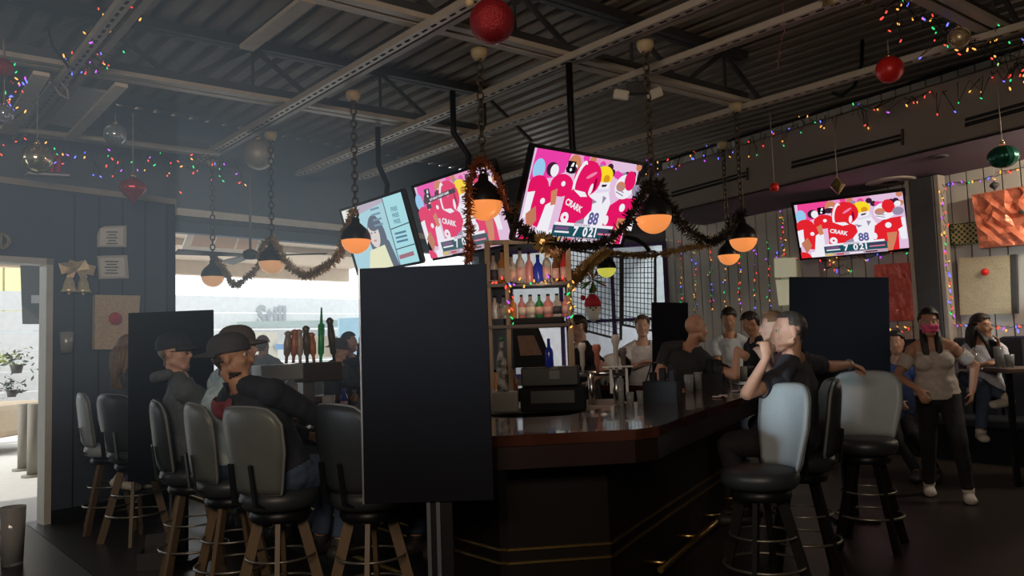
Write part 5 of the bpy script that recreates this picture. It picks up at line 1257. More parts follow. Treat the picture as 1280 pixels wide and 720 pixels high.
        hsh = shell('hair', hd & hz & ~ear, off, hm, .005)
        if hair == 'long':
            b2 = MB()
            for i in range(16):
                a = radians(95+170*i/15+ (0)); a = radians(20+ 320*0)+0
            for i in range(18):
                a = radians(-205+230*i/17)       # around the back from side to side
                c0 = hp(.07*cos(a), -.02+.085*sin(a) if sin(a) < 0 else -.02, .03); 
                l_ = random.uniform(.24, .36)*S
                P = [c0, c0+(-hu*.3)*l_+(c0-HC).normalized()*.03, c0-Z*l_*.7+(c0-HC).normalized()*.035-hf*.015, c0-Z*l_+(c0-HC).normalized()*.02-hf*.02]
                b2.tube([p-root for p in P], [.022, .027, .024, .008], 6)
            obj('hair_lengths', b2, hm, body)
        if hair == 'mop':
            b2 = MB()
            for i in range(40):
                d_ = V((random.gauss(0, 1), random.gauss(-.5, .8), abs(random.gauss(0, 1))+.8)).normalized(); b2.ball(hp(d_.x*.078, d_.y*.095-.01, .035+d_.z*.088)-root, .024, None, 7)
            obj('hair_curls', b2, hm, body)
    for sx in (-1, 1):      # eyes
        e = MB(); c = hp(sx*.031, .079, .010)-root; c = c-hf*.003; e.ball(c, .0118*hs, mat('eye white', (.55, .53, .5), .3), 10); e.ball(c+hf*.006*hs, .0078*hs, mat('iris', (.03, .02, .015), .2), 8); obj('eye', e, None, body)
    def capf(kind, m, brim_az=0, lab=None):
        b2 = MB(); n = 22; vs = []; K = 8
        R3 = Matrix((hr, hf, hu)).transposed()
        for i in range(K+1):
            t = (pi/2)*i/K; rr = cos(t)**.55 if kind == 'bucket' else cos(t)**.75
            vs += [hp(.094*rr*cos(2*pi*j/n), -.014+.118*rr*sin(2*pi*j/n), .052+.092*sin(t))-root for j in range(n)]
        fs = [[i*n+j, i*n+(j+1) % n, (i+1)*n+(j+1) % n, (i+1)*n+j] for i in range(K) for j in range(n)]
        b2.add(vs, fs, None, True); low = [hp(.094*cos(2*pi*j/n), -.014+.118*sin(2*pi*j/n), .028+.010*sin(2*pi*j/n))-root for j in range(n)]
        b2.add(vs[:n]+low, [[j, (j+1) % n, n+(j+1) % n, n+j] for j in range(n)], None, True)
        co_ = obj('cap' if kind != 'bucket' else 'hat', b2, m, body, label=lab)
        b3 = MB(); vs = []
        if kind == 'bucket':
            for j in range(n):
                a = 2*pi*j/n; vs += [hp(.092*cos(a), -.014+.115*sin(a), .042)-root, hp(.145*cos(a), -.014+.170*sin(a), .018)-root]
            b3.add(vs, [[2*j, 2*((j+1) % n), 2*((j+1) % n)+1, 2*j+1] for j in range(n)], None, True)
        else:
            N = 12; ba = radians(brim_az)
            for lay in (0, .008):
                for j in range(N+1):
                    a = ba+radians(90-62+124*j/N); c_, s_ = cos(a), sin(a); mid = sin(pi*j/N)
                    ir = hp(.091*c_, -.014+.114*s_, .036+lay)-root; ou = hp(.093*c_+.075*mid*cos(ba+pi/2), -.014+.116*s_+.075*mid*sin(ba+pi/2), .022+lay-.016*abs(j/N-.5)*2)-root
                    vs += [ir, ou]
            M2 = 2*(N+1); fs = []
            for j in range(N): fs += [[2*j, 2*j+1, 2*j+3, 2*j+2], [M2+2*j+2, M2+2*j+3, M2+2*j+1, M2+2*j], [2*j+1, M2+2*j+1, M2+2*j+3, 2*j+3]]
            b3.add(vs, fs, None, True)
        obj('brim', b3, m, co_)
    if cap: capf(*cap)
    J.update(dict(hp=hp, root=root, body=body, shell=shell, W=W, hd=hd, x=x, y=y, z=z, at=at, Rs=Rs, Fs=Fs, U=U, S=S, isn=isn, tt=tt, spine=spine, co=co, Rt=Rt, Fw=Fw, hf=hf, hu=hu, hr=hr, nv=nv))
    return J
jeans = fabric('jeans', (.045, .07, .12)); blackc = fabric('black', (.010, .010, .012)); char = fabric('charcoal', (.022, .024, .030)); shoe_d = mat('dark shoe', (.02, .018, .016), .6); shoe_l = mat('pale shoe', (.5, .47, .42), .6)
def seat(x, y): return V((x, y, .872))
def feet_on_ring(x, y, az, z=.42, spread=.1, fwd=.33):
    f = azv(az); r = V((f.y, -f.x, 0)); p = V((x, y, 0))+f*fwd+V((0, 0, z)); return {'L': (p-r*spread, None), 'R': (p+r*spread, None)}
# 1 man in the backwards cap
pz = seat(-1.34, 4.47)
j = person('man in a backwards dark cap and dark shirt with maroon side, back turned', pz, atY(290, 447, 4.36), 36, 84, 4, 0,
    {'R': (V((-.99, 4.63, 1.12)), (.6, -.3, -.5)), 'Rn': (0, 0, -1), 'L': (V((-1.25, 4.85, 1.0)), (-.4, -.3, -1))}, feet_on_ring(-1.34, 4.47, 40, .40),
    fabric('dark navy', (.014, .017, .025)), jeans, shoe_d, 'long', 1, 'buzz', (.05, .04, .035), ('cap', mat('dark grey cap', (.05, .05, .058), .8, var=.2, bump=.2), 180), vox=.0085, build=1.2, S=1.0)
j['shell']('side_panel', j['isn']('torso', 'uparmL') & (j['spine'] > .05) & (j['spine'] < .46) & (((j['co']-np.array(j['at'](.2)))@np.array(j['Rs'])) < -.02), .024, fabric('maroon', (.20, .035, .045)), 0, 'maroon side panel')
# beard for him
j['shell']('beard', j['hd'] & (j['z'] < -.076) & (j['z'] > -.14) & (j['y'] > -.01), .004, mat('dark beard', (.03, .02, .016), .7, var=.4, scale=50))
# 2 man in hooded jacket
j = person('man in dark cap, glasses and grey hooded jacket before the left divider', seat(-2.23, 5.47), atY(219, 441, 5.38), 62, 92, 2, 0,
    {'R': (V((-1.95, 5.62, .98)), (.3, -.6, -1)), 'L': (V((-1.95, 5.9, 1.08)), (-.3, -.3, -1))}, feet_on_ring(-2.23, 5.47, 60, .40), fabric('slate hoodie', (.085, .10, .11)), blackc, shoe_d, 'long', 0, 'short', (.16, .12, .08), ('cap', mat('near black cap', (.02, .026, .032), .8), 0), vox=.0095, build=1.08, S=1.0)
b2 = MB(); hp = j['hp']; rt_ = j['root']
for k in range(15):
    a = radians(-200+220*k/14); b2.ball(hp(.095*cos(a), -.045+.085*sin(a), -.150+.012*sin(a))-rt_, .040, None, 10)
obj('hood', b2, fabric('slate hoodie', (.085, .10, .11)), j['body'])
b2 = MB()
for sx in (-1, 1): b2.torus(hp(sx*.034, .098, .008)-rt_, .023, .003, n=16, k=5, ax=(Matrix((j['hr'], j['hu'], -j['hf'])).transposed()))
for sx in (-1, 1): b2.rod(hp(sx*.057, .095, .01)-rt_, hp(sx*.082, -.01, .008)-rt_, .0025, n=5)
b2.rod(hp(-.012, .1, .01)-rt_, hp(.012, .1, .01)-rt_, .0025, n=5); obj('glasses', b2, M['blackmetal'], j['body'])
# 3 man in plaid between
j = person('man in a pale blue plaid shirt, mostly hidden behind the backwards cap wearer', seat(-1.90, 4.98), atY(299, 434, 4.98), 50, 86, 2, 0, {'R': (V((-1.5, 5.2, 1.0)), (.4, -.5, -1)), 'L': (V((-1.55, 5.4, 1.1)), (-.3, -.3, -1))}, feet_on_ring(-1.78, 4.96, 55, .40),
    fabric('pale plaid', (.30, .42, .48), scale=16, col2=(.48, .58, .60)), jeans, shoe_d, 'long', 2, 'short', (.12, .09, .06), ('cap', mat('brown cap', (.09, .075, .065), .8), 0), vox=.011, build=1.12, S=1.0)
# 4 long haired woman at far left
j = person('woman with long fair brown hair in a dark jacket, partly hidden by the left divider', seat(-3.19, 6.78), atY(163, 438, 6.82), 62, 60, -6, 0, {'R': (V((-2.9, 7.3, 1.12)), None), 'L': (V((-3.05, 7.4, 1.1)), None)}, {'L': (atY(150, 598, 6.75), (0, 1, .3)), 'R': (atY(168, 596, 6.95), (0, 1, .3)), 'Lf': (.95, .1, -.2), 'Rf': (.95, .1, -.2)},
    fabric('dark blue grey', (.035, .04, .05)), fabric('jeans', (.045, .07, .12)), shoe_l, 'long', 2, 'long', (.20, .125, .07), None, True, .011, S=.97)
# long hair falling down the back
b2 = MB()
for i in range(14):
    a = atY(158-1.6*i*.9+3*(i % 3), 420+2*i, 6.78); e = atY(139+2.2*i*.5, 486, 6.72); b2.tube([a-j['root'], a.lerp(e, .5)-j['root']+V((-.02, -.02, 0)), e-j['root']], [.02, .025, .008], 6)
obj('hair_lengths', b2, mat('hair %.3f %.3f' % (.20, .125), (.20, .125, .07), .5), j['body'])
# 5 grey shirt man seen through window
pp = atY(329, 432, 10.6)
person('man in a grey shirt seen from behind, seated beyond the far bar before the window', V((pp.x, 10.55, pp.z-.66)), pp, 20, 10, 0, 0, {'R': (V((pp.x+.45, 10.75, 1.25)), (.7, -.3, -.5)), 'L': (V((pp.x-.2, 10.9, 1.1)), None)}, {'L': (V((pp.x-.1, 10.9, .45)), None), 'R': (V((pp.x+.15, 10.9, .45)), None)}, fabric('grey blue', (.21, .25, .28)), jeans, shoe_d, 'long', 0, 'short', (.14, .09, .05), vox=.013, build=1.1, S=.99)
# 6 man in dark bucket hat
pp = atY(424, 437, 9.35)
person('man in a dark brimmed hat and dark jacket, in profile at the far bar', V((pp.x-.06, 9.3, .88)), pp, 110, 84, -6, 0, {'R': (V((pp.x+.38, 9.2, 1.13)), (.2, -.3, -.9)), 'L': (V((pp.x+.30, 9.5, 1.13)), None)}, {'L': (V((pp.x+.3, 9.5, .40)), None), 'R': (V((pp.x+.3, 9.25, .40)), None)}, fabric('ink', (.02, .024, .032)), blackc, shoe_d, 'long', 0, 'short', (.03, .02, .015), ('bucket', mat('charcoal felt hat', (.045, .045, .05), .8)), vox=.013, S=.98)
# 7 person behind him raising an arm
pp = atY(437, 428, 10.0)
person('person in black behind the man in the brimmed hat, one arm raised to the head', V((pp.x, 10.0, .90)), pp, 120, 100, 0, 0, {'R': (pp+V((.16, -.1, -.02)), (.3, .6, -.8)), 'L': (V((pp.x+.3, 10.1, 1.13)), None)}, {'L': (V((pp.x+.25, 10.15, .4)), None), 'R': (V((pp.x+.25, 9.9, .4)), None)}, blackc, blackc, shoe_d, 'long', 0, 'short', (.04, .04, .045), vox=.014, S=.99)
# 8 sleeve behind the big divider
pp = atY(503, 450, 4.52)
person('person in a grey hooded jacket almost wholly hidden behind the largest divider', seat(-.80, 4.42), pp, 48, 60, 0, 0, {'L': (V((-.72, 4.83, 1.13)), (-1, .1, -.8)), 'R': (V((-.35, 4.75, 1.12)), None)}, feet_on_ring(-.80, 4.42, 48, .40), fabric('grey jacket', (.06, .065, .07)), jeans, shoe_d, 'long', 0, 'short', vox=.012, S=1.0, build=1.05)
# 9 bartender in black
pp = atY(722, 410, 8.2)
person('bartender in a black shirt standing behind the taps, face hidden by the shelf post', V((pp.x+.08, 8.22, .95)), pp, 250, 250, -15, 0, {'L': (V((pp.x+.05, 7.95, 1.12)), (-.8, -.4, -.3)), 'R': (V((pp.x-.1, 8.3, 1.12)), None)}, None, blackc, blackc, shoe_d, 'short', 2, 'short', (.015, .012, .01), vox=.013, S=1.0, build=1.05)
# 10 crossed arms
pp = atY(803, 408, 9.25)
person('person in a white tee with crossed arms, head hidden by the smallest divider', V((pp.x-.02, 9.3, .88)), pp, 185, 190, 0, 0, {'R': (pp+V((-.02, -.26, -.42)), (.9, .2, -.6)), 'L': (pp+V((.02, -.30, -.40)), (-.9, .2, -.6)), 'Rd': (-1, 0, 0), 'Ld': (1, 0, 0)}, {'L': (V((pp.x+.1, 8.95, .40)), None), 'R': (V((pp.x-.12, 8.95, .40)), None)}, fabric('white tee', (.62, .60, .62)), jeans, shoe_d, 'short', 2, 'short', (.1, .07, .05), vox=.012, S=1.0, build=1.12)
# 11 bald man
pp = atY(870, 411, 7.2)
person('bald man in a black tee leaning over the bar with one arm reaching right', V((pp.x-.18, 7.42, .93)), pp, 35, 75, -4, 0, {'R': (atY(921, 436, 7.05)+V((0, 0, .0)), (.5, -.3, -.8)), 'Rn': (0, 0, -1), 'Rd': (.6, .2, -.6), 'L': (V((pp.x-.22, 7.15, 1.08)), (-.4, -.5, -1))}, None, fabric('washed black', (.016, .019, .021)), blackc, shoe_d, 'short', 1, None, (.03, .02, .018), vox=.0095, S=1.0, build=1.15)
# 12 young man in white tee
pp = atY(911, 399, 9.3)
person('young man in a white tee with dark hair looking down, standing before the board wall', V((pp.x, 9.33, .93)), pp, 200, 195, -22, 0, {'R': (V((pp.x-.12, 9.0, 1.12)), None), 'L': (V((pp.x+.2, 9.0, 1.12)), None)}, None, fabric('white tee blue', (.50, .55, .60)), jeans, shoe_d, 'short', 1, 'mop', (.015, .012, .01), vox=.012, S=.985, build=.97)
# 13 dark jacket looking down
pp = atY(938, 404, 8.7)
person('black-haired person in a dark jacket, head bent left, beside the young man', V((pp.x+.16, 8.75, .93)), pp, 262, 262, -28, 0, {'R': (V((pp.x-.15, 8.75, 1.15)), None), 'L': (V((pp.x-.18, 8.5, 1.15)), None)}, None, fabric('navy black', (.014, .017, .028)), blackc, shoe_d, 'long', 1, 'short', (.012, .01, .01), vox=.012, S=.97)
# 14 sandy haired person behind main man
pp = atY(966, 409, 6.6)
person('sandy-haired person mostly hidden behind the charcoal-shirted man, looking left', V((pp.x+.22, 6.55, .88)), pp, 290, 285, -2, 0, {'R': (atY(953, 446, 6.5), (.3, -.2, -.9)), 'L': (V((pp.x-.1, 6.35, 1.12)), None)}, {'L': (V((pp.x-.1, 6.3, .40)), None), 'R': (V((pp.x-.1, 6.6, .40)), None)}, fabric('dim red', (.06, .02, .022)), jeans, shoe_d, 'short', 2, 'short', (.15, .08, .04), vox=.011, S=.97)
# 15 main man at right
pm = V((1.80, 5.10, .872)); hd_ = atY(986, 415, 4.95)
hdn = atY(1080, 463, 5.52)
j = person('man in a charcoal tee, fist at chin, arm resting on a stool', pm, hd_, 292, 272, 0, 0,
    {'L': (atY(959, 446, 4.72), (.2, .35, -1)), 'Ln': (.6, .2, .2), 'Ld': (.25, .1, 1), 'Lc': 1.25, 'R': (hdn+V((-.07, -.03, .045)), (.2, -.6, -.8)), 'Rn': (-.1, .1, -1), 'Rd': (.8, -.75, -.35), 'Rc': .7},
    feet_on_ring(1.80, 5.10, 292, .40), fabric('charcoal tee', (.028, .031, .040)), blackc, shoe_d, 'short', 0, 'buzz', (.045, .038, .034), vox=.0065, build=1.08, S=1.0, twist=22)
b2 = MB(); c = j['at'](.30)+j['Fs']*.16-j['root']; b2.ball(c, .035, None, 8, (1, 1, 1.6)); obj('shirt_print', b2, mat('grey print', (.2, .2, .2), .8), j['body'])
b2 = MB(); wr_ = j['wrR']; ew_ = (j['wrR']-j['elR']).normalized(); b2.torus(wr_-ew_*.015-j['root'], .031, .006, n=16, k=6, ax=ew_.to_track_quat('Z', 'Y').to_matrix()); obj('wristband', b2, M['chrome'], j['body'])
# 16 woman in the pink mask
ph = atY(1161, 403, 7.25)
j = person('woman in a pink face mask and pale off-shoulder blouse standing at right', V((ph.x+.04, 7.27, .94)), ph, 205, 200, -4, 0, {'R': (atY(1148, 487, 7.1), (1, -.5, .1)), 'L': (atY(1215, 490, 7.2), (-.6, -.5, -.2)), 'Rd': (-.3, .4, -.6)}, {'L': (V((ph.x+.16, 7.1, .09)), None), 'R': (V((ph.x+.02, 7.5, .09)), None)},
    fabric('pale blouse', (.46, .41, .37)), blackc, shoe_l, 'off', 1, 'short', (.012, .01, .010), None, True, .0095, S=1.0, build=1.06)
j['shell']('face_mask', j['hd'] & (j['y'] > .035) & (j['z'] < -.012) & (j['z'] > -.13), .008, mat('pink mask', (.75, .10, .26), .6), 0)
b2 = MB()
for sx in (-1, 1): b2.tube([p-j['root'] for p in (hp_ for hp_ in (j['hp'](sx*.055, .0, -.07), j['hp'](sx*.06, .05, -.16), j['hp'](sx*.055, .10, -.26), j['hp'](sx*.03, .12, -.36)))], [.03, .035, .03, .012], 7)
obj('hair_lengths', b2, mat('hair %.3f %.3f' % (.012, .01), (.012, .01, .010), .5), j['body'])
# 17 seated woman
ph = atY(1227, 408, 8.15); px_, py_ = ph.x+.02, 8.2
fdn = atY(1226, 540, 7.85)
j = person('smiling woman with long dark hair and a white top seated behind the right table', V((px_, py_, .872)), ph, 200, 150, -2, 0, {'R': (V((ph.x-.18, 7.9, 1.17)), None), 'L': (atY(1249, 434, 7.95), (-.25, .2, -1)), 'Ld': (.1, .1, 1)}, {'R': (fdn, None), 'L': (atY(1258, 497, 7.75), (.5, 1, .3)), 'Lf': (-1, -.1, -.1)},
    fabric('white knit', (.55, .55, .62)), jeans, shoe_l, 'long', 1, 'long', (.012, .009, .008), None, True, .011, S=.97)
b2 = MB()
for i in range(6):
    a = j['hp'](.085, -.015, -.03); e = atY(1240+i*1.6, 448, 7.95); b2.tube([a-j['root'], a.lerp(e, .5)+V((.01*i, -.05, 0))-j['root'], e-j['root']], [.02, .025, .008], 6)
obj('hair_lock', b2, mat('hair %.3f %.3f' % (.012, .009), (.012, .009, .008), .5), j['body'])
# 18 person in patterned blue behind the booth edge, left of the masked woman
ph = atY(1120, 428, 8.6)
person('dim person in blue sitting in the booth left of the masked woman', V((ph.x, 8.65, .60)), ph, 215, 215, -6, 0, {'R': (V((ph.x-.15, 8.3, .8)), None), 'L': (V((ph.x+.2, 8.3, .8)), None)}, {'L': (V((ph.x+.1, 8.15, .09)), None), 'R': (V((ph.x-.1, 8.15, .09)), None)}, fabric('deep blue', (.03, .045, .12)), blackc, shoe_d, 'long', 3, 'short', (.01, .01, .01), vox=.014, S=.97)
# ------------------------------------------------------------------ outside
g_ = MB(); g_.slab([V((-60, 5, -.14)), V((40, 5, -.14)), V((40, 70, -.14)), V((-60, 70, -.14))], (0, 0, .02)); struct('ground_outside', g_, mat('pale patio concrete', (.66, .64, .60), .8), 'pale sunlit patio ground')
aw = MB(); A0 = W0-DF*2.0-NF*.25; A1 = W1-DF*.3-NF*.25; o_ = -NF*4.2
aw.slab([A0+V((0, 0, 3.62)), A1+V((0, 0, 3.62)), A1+o_+V((0, 0, 3.42)), A0+o_+V((0, 0, 3.42))], (0, 0, .08)); aw.bar(A0+o_+V((0, 0, 3.30)), A1+o_+V((0, 0, 3.30)), .2, .3); aw.bar(A0+o_*.5+V((0, 0, 3.5)), A1+o_*.5+V((0, 0, 3.5)), .12, .18)
o = obj('patio_awning', aw, mat('beige awning', (.85, .70, .55), .7)); tag(o, 'beige patio awning above the serving window', 'awning')
# patio heater under the awning
p = atY(290, 296, 12.0); t = thing('heater_panel', 'tan slatted heater panel hanging under the awning', 'heater', p)
ax = DF; up_ = (V((0, 0, 1))*.9-NF*-.3).normalized()
q = [p-ax*.62+up_*.28, p+ax*.55+up_*.22, p+ax*.5-up_*.26, p-ax*.75-up_*.28]
w = MB(); w.slab(q, -NF*.05); wpart('frame', w, mat('pale heater frame', (.7, .66, .58), .5, emit=(.7, .62, .5), es=.2), t)  # faint emission added to brighten frame and slats
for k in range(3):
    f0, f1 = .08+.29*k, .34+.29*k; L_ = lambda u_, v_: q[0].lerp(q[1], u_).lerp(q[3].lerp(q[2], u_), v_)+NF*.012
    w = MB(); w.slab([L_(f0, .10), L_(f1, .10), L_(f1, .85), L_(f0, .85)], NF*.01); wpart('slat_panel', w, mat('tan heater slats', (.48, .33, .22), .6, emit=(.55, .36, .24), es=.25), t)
# ceiling fan
p = atY(313, 320, 10.2); t = thing('ceiling_fan', 'dark ceiling fan hanging before the serving window', 'fan', p)
w = MB(); w.rod((0, 0, .05), (0, 0, 4.15-p.z), .016); obj('down_rod', w, mat('grey rod', (.22, .22, .22), .5), t)
w = MB(); w.lathe([(0, -.05), (.08, -.04), (.10, .0), (.09, .06), (.03, .09), (0, .09)], n=18); obj('motor', w, M['steel_dark'], t)
for a in (-2.4, .1, 2.2):
    d = V((cos(a), sin(a)*.9, 0)); w = MB(); n_ = V((-d.y, d.x, .18)).normalized(); w.slab([d*.1+n_*.05, d*.98+n_*.1, d*.98-n_*.1, d*.1-n_*.05], (0, 0, .012)); obj('blade', w, mat('dark fan blade', (.08, .085, .09), .5), t)
# white fence, building, panel
fo = -NF*9.0; fc = W0+fo-DF*10; fd_ = W1+fo+DF*6
w = MB(); 
for k in range(7): w.slab([fc+V((0, 0, .06+.44*k)), fd_+V((0, 0, .06+.44*k)), fd_+V((0, 0, .48+.44*k)), fc+V((0, 0, .48+.44*k))], NF*.05)
w.bar(fc, fc+V((0, 0, 3.2)), .2, .2, up=NF)
o = obj('patio_fence', w, mat('white painted boards', (.78, .79, .79), .7)); o['kind'] = 'structure'; o['label'] = 'white boarded wall across the patio'
ta, tb_ = text_geo('Still'); p = atP(340, 396, fc+NF*.08, NF); w = MB(); w.add([p-DF*(v.x*-.62)+V((0, 0, v.y*.75)) for v in ta], tb_); o = obj('script_sign', w, mat('pale grey lettering', (.42, .45, .47), .6)); tag(o, 'faint grey lettering on the white wall outside', 'sign')
def outbox(c, off, th, m, name, lab, cat):
    q = [atP(x, y, fc+NF*off, NF) for x, y in c]; w = MB(); w.slab(q, -NF*th); o = obj(name, w, m); tag(o, lab, cat); return o
outbox([(296, 402), (425, 400), (425, 408), (296, 410)], .6, .3, mat('pale green ledge', (.42, .50, .48), .6), 'patio_ledge', 'pale green ledge along the white wall outside', 'ledge')
outbox([(424, 398), (470, 396), (470, 460), (424, 460)], 1.2, .08, mat('pale blue panel', (.32, .50, .60), .6), 'blue_door_panel', 'pale blue door panel outside beside the man in the brimmed hat', 'panel')  # pale blue door panel, built as a slab
outbox([(298, 416), (347, 415), (347, 447), (298, 447)], .8, .06, mat('cream panel', (.62, .58, .48), .6), 'notice_board', 'cream board outside behind the man in the grey shirt', 'board')
outbox([(345, 430), (372, 430), (372, 437), (345, 437)], .9, .06, mat('sky blue strip', (.20, .34, .55), .6), 'blue_bench', 'blue bench strip outside behind the beer taps', 'bench')
outbox([(398, 420), (424, 420), (424, 446), (398, 446)], .7, .3, mat('tan crate', (.55, .45, .34), .6), 'tan_crate', 'tan crate outside behind the dark tap handle', 'crate')
# through the street door
Y_ = 14.0
def dbox(c, Y, th, m, name, lab, cat, st=False):
    q = [atY(x, y, Y) for x, y in c]; w = MB(); w.slab(q, V((0, th, 0))); o = obj(name, w, m)
    if st: o['kind'] = 'structure'; o['label'] = lab
    else: tag(o, lab, cat)
    return o
dbox([(-160, 290), (66, 290), (66, 570), (-160, 570)], 22, .2, mat('white house wall', (.60, .62, .63), .7), 'building_outside', 'white building across the street', 'building', True)
t = thing('yellow_window', 'yellow window of the building across the street', 'window', atY(14, 350, 21.6))
for i, c in enumerate(([(-30, 322), (3, 322), (3, 412), (-30, 412)], [(6, 322), (28, 322), (28, 412), (6, 412)])):
    q = [atY(x, y, 21.6) for x, y in c]; w = MB(); w.slab(q, V((0, .1, 0))); wpart('sash', w, mat('pale yellow', (.72, .66, .34), .6), t)
q = [atY(x, y, 21.5) for x, y in ((-30, 382), (28, 382), (28, 384), (-30, 384))]; w = MB(); w.slab(q, V((0, .05, 0))); wpart('glazing_bar', w, M['steel'], t)
q = [atY(x, y, 21.4) for x, y in ((-40, 412), (42, 412), (42, 421), (-40, 421))]; w = MB(); w.slab(q, V((0, .3, 0))); wpart('sill', w, mat('grey blue sill', (.40, .46, .50), .6), t)
t = thing('dark_shutter', 'dark hanging board seen in the top of the street door', 'shutter', atY(40, 370, 12.0))
q = [atY(x, y, 12) for x, y in ((25, 326), (51, 326), (51, 405), (28, 405))]; w = MB(); w.slab(q, V((0, .1, 0))); wpart('board', w, mat('dark shutter', (.05, .052, .052), .6), t)
q = [atY(x, y, 11.9) for x, y in ((39, 369), (51, 369), (51, 379), (39, 379))]; w = MB(); w.slab(q, V((0, .03, 0))); wpart('plate', w, mat('grey plate', (.3, .3, .3), .5), t)
for i, (x, y, r, c, lab) in enumerate([(5, 446, .24, (.35, .42, .06), 'yellow green leaves at the left edge of the doorway'), (21, 450, .2, (.10, .13, .08), 'dark green hanging plant in the doorway'), (15, 482, .17, (.08, .10, .07), 'small dark plant below the hanging plant in the doorway')]):
    t = thing('potted_plant', lab, 'plant', atY(x, y, 13.0)); w = MB(); rp = random.Random(i)
    for k in range(60):
        d = V((rp.gauss(0, .5), rp.gauss(0, .5), rp.gauss(0, .35)))*r*1.2; e = d+V((rp.gauss(0, 1), rp.gauss(0, 1), rp.gauss(0, .6)))*.07; s = V((rp.gauss(0, 1), rp.gauss(0, 1), rp.gauss(0, 1))).normalized()*.025; w.add([d, (d+e)/2+s, e, (d+e)/2-s], [[0, 1, 2, 3]])
    obj('leaves', w, mat('leaf %d' % i, c, .6, var=.4), t)
    if i: w = MB(); w.lathe([(0, -r*1.1), (r*.35, -r*1.1), (r*.5, -r*.4), (0, -r*.4)], n=12); obj('pot', w, mat('dark pot', (.08, .07, .06), .6), t)
for i, (x, lab) in enumerate([(28, 'left of two grey posts outside the street door'), (40, 'right of two grey posts outside the street door')]):
    p = atZ(x, 588+8*i, -.12); w = MB(); w.rod((0, 0, 0), (0, 0, atY(x, 505, p.y).z+.12), .07, n=12); w.lathe([(0, 0), (.14, 0), (.14, .03), (0, .03)], n=12); o = obj('street_post', w, mat('grey post', (.26, .24, .2), .6)); o.location = p; tag(o, lab, 'post')
w = MB(); p = atZ(-40, 590, -.12); t = thing('parked_car', 'pale blue and tan parked car at the left edge of the doorway', 'car', atY(2, 590, 14.5)+V((-2.0, .5, 0))); t.location.z = -.12
w = MB(); w.box((0, 0, .62), (4.2, 1.7, .62), None, None, .12); w.box((-.3, 0, 1.15), (2.3, 1.5, .55), None, None, .2); obj('body', w, mat('tan car paint', (.55, .42, .28), .35), t)
w = MB(); w.box((-.3, -.76, 1.17), (1.9, .02, .36)); obj('side_glass', w, mat('pale blue glass', (.35, .50, .62), .2), t)
for sx in (-1.35, 1.35):
    w = MB(); w.rod((sx, -.9, .33), (sx, -.62, .33), .33, n=20); obj('wheel', w, M['black'], t)

# ------------------------------------------------------------------ light
wd_ = bpy.data.worlds.new('sky'); scene.world = wd_; wd_.use_nodes = True
nt = wd_.node_tree; bg = nt.nodes['Background']; bg.inputs['Color'].default_value = (.90, .96, 1.0, 1); bg.inputs['Strength'].default_value = 1.6
def area(name, loc, tgt, sx, sy, e, c, spread=180):
    l = bpy.data.lights.new(name, 'AREA'); l.shape = 'RECTANGLE'; l.size = sx; l.size_y = sy; l.energy = e; l.color = c; l.spread = radians(spread)
    o = bpy.data.objects.new(name, l); COL.objects.link(o); o.location = V(loc); o.rotation_euler = (V(tgt)-V(loc)).to_track_quat('-Z', 'Y').to_euler(); return o
def portal(p, q, z0, z1, n):
    o = area('sky_portal', (p+q)/2+V((0, 0, (z0+z1)/2))-n*.02, (p+q)/2+V((0, 0, (z0+z1)/2))+n, (q-p).length, z1-z0, 1, (1, 1, 1)); o.data.cycles.is_portal = True
portal(onL(sd1), onL(sd0), 0, 2.5, NL); portal(onL(sw1), onL(sw0), .9, 2.6, NL); portal(W0, W1, .97, HZ, NF); portal(a, bq, .95, 3.35, NN) if False else None
s = bpy.data.lights.new('sun', 'SUN'); s.energy = 2.2; s.angle = radians(1.5); s.color = (1, .95, .86); so_ = bpy.data.objects.new('sun', s); COL.objects.link(so_); so_.rotation_euler = (V((0, 0, 0))-V((-5, -4, 7))).to_track_quat('-Z', 'Y').to_euler()
def point(name, loc, e, c, r=.15):
    l = bpy.data.lights.new(name, 'POINT'); l.energy = e; l.color = c; l.shadow_soft_size = r; o = bpy.data.objects.new(name, l); COL.objects.link(o); o.location = V(loc); return o
# added fill lamps without fixtures, unseen behind and beside the camera
area('room_glow', (-.8, -1.5, 3.0), (-.6, 4.2, 4.8), 3, 1.0, 150, (1, .80, .62))
area('wall_wash', (6.4, 7.0, 3.42), (5.9, 9.5, 2.2), 1.6, .3, 105, (1, .86, .68))
area('stool_fill', (-7.2, -1.0, 2.6), (2.0, 5.4, 1.75), 1.0, .6, 11, (.78, .92, 1.0), 13)  # added narrow cool beam for the right stools; no door there
scene.view_settings.view_transform = 'Standard'; scene.view_settings.look = 'None'; scene.view_settings.exposure = 0.0; scene.view_settings.gamma = 1.0
scene.cycles.use_denoising = True
scene.cycles.max_bounces = 6; scene.cycles.diffuse_bounces = 3; scene.cycles.glossy_bounces = 3; scene.cycles.transmission_bounces = 5; scene.cycles.sample_clamp_indirect = 4.0
scene.cycles.caustics_reflective = False; scene.cycles.caustics_refractive = False

nc = (NWA+NWB)/2-NN*.75
area('board_wall_fill', (nc.x, nc.y, 3.95), (4.0, 10.6, 1.0), 2.4, .7, 300, (.90, .97, .95))  # added lamp hidden above the window head, brightens the board wall
point('shelf_fill', (.28, 6.85, 2.15), 5, (1, .72, .5), .0)  # added bare point lamp to lift the bottles, no fixture here
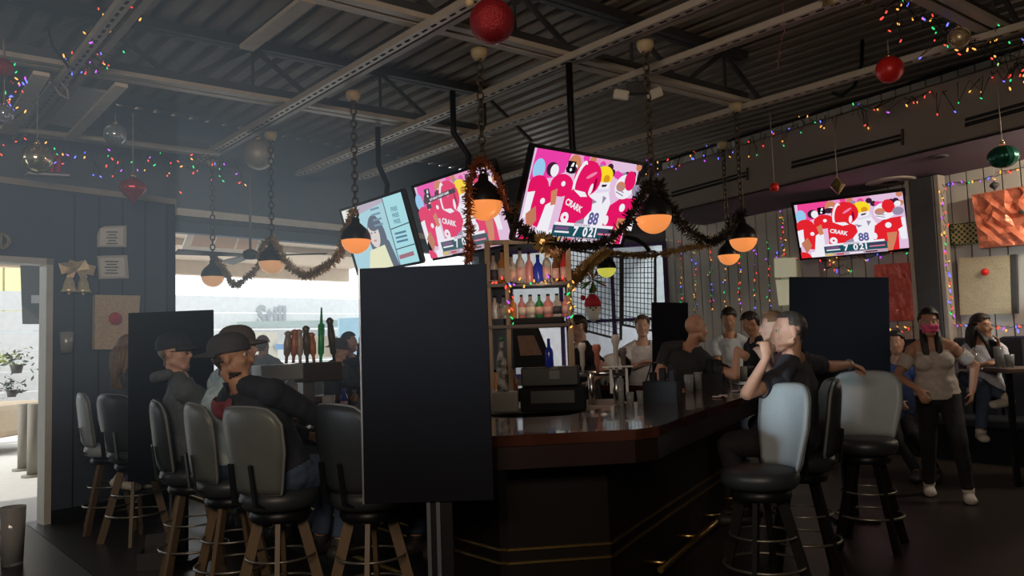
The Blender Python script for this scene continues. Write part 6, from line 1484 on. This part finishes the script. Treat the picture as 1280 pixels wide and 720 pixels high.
# neighbour wall outside the north window
w = MB(); q = [NWA-NN*2.0-DN*1.5, NWB-NN*2.0+DN*2.5]
w.slab([q[0]+V((0, 0, 1.9)), q[1]+V((0, 0, 1.9)), q[1]+V((0, 0, 5.5)), q[0]+V((0, 0, 5.5))], -NN*.1, mat('grey neighbour wall', (.60, .61, .64), .8))
w.slab([q[0]+V((0, 0, -.1)), q[1]+V((0, 0, -.1)), q[1]+V((0, 0, 1.9)), q[0]+V((0, 0, 1.9))], -NN*.1, mat('lilac grey neighbour wall', (.86, .83, .90), .8))
struct('wall_outside', w, None, 'grey wall of the next building outside the lattice window')
# light haze added near the open window: emission volume imitating lens glare
hz = MB(); hz.prism([(-8.6, -1.5), (3.2, -1.5), (3.2, 11.5), (-.5, 14.3), (-4.4, 10.4), (-3.6, 8.35), (-7.9, 3.2)], .35, 4.8)
hm_ = bpy.data.materials.new('veil glow'); hm_.use_nodes = True; nt = hm_.node_tree; nt.nodes.clear()
out = nt.nodes.new('ShaderNodeOutputMaterial'); em = nt.nodes.new('ShaderNodeEmission'); nt.links.new(em.outputs[0], out.inputs['Volume'])
gq = nt.nodes.new('ShaderNodeNewGeometry'); sp = nt.nodes.new('ShaderNodeSeparateXYZ'); nt.links.new(gq.outputs['Position'], sp.inputs[0])
def mapr(sock, a0, a1, b0, b1):
    n_ = nt.nodes.new('ShaderNodeMapRange'); n_.interpolation_type = 'SMOOTHSTEP'; n_.inputs[1].default_value = a0; n_.inputs[2].default_value = a1; n_.inputs[3].default_value = b0; n_.inputs[4].default_value = b1
    nt.links.new(sock, n_.inputs[0]); return n_.outputs[0]
def mul(a_, b_):
    n_ = nt.nodes.new('ShaderNodeMath'); n_.operation = 'MULTIPLY'
    for k, q_ in enumerate((a_, b_)):
        if isinstance(q_, (int, float)): n_.inputs[k].default_value = q_
        else: nt.links.new(q_, n_.inputs[k])
    return n_.outputs[0]
fx = mapr(sp.outputs['X'], -.1, -2.4, 0, 1); fz = mapr(sp.outputs['Z'], .75, 2.25, 0, 1)
fz2 = mapr(sp.outputs['Z'], 3.2, 4.7, 1, .35); nt.links.new(mul(mul(fx, mul(fz, fz2)), .0108), em.inputs['Strength']); em.inputs['Color'].default_value = (.72, .88, 1.0, 1)
ho = obj('veil', hz, hm_); ho['kind'] = 'stuff'; ho['label'] = 'faint bluish haze of glow added near the open window, imitating lens glare'; ho['category'] = 'veil'
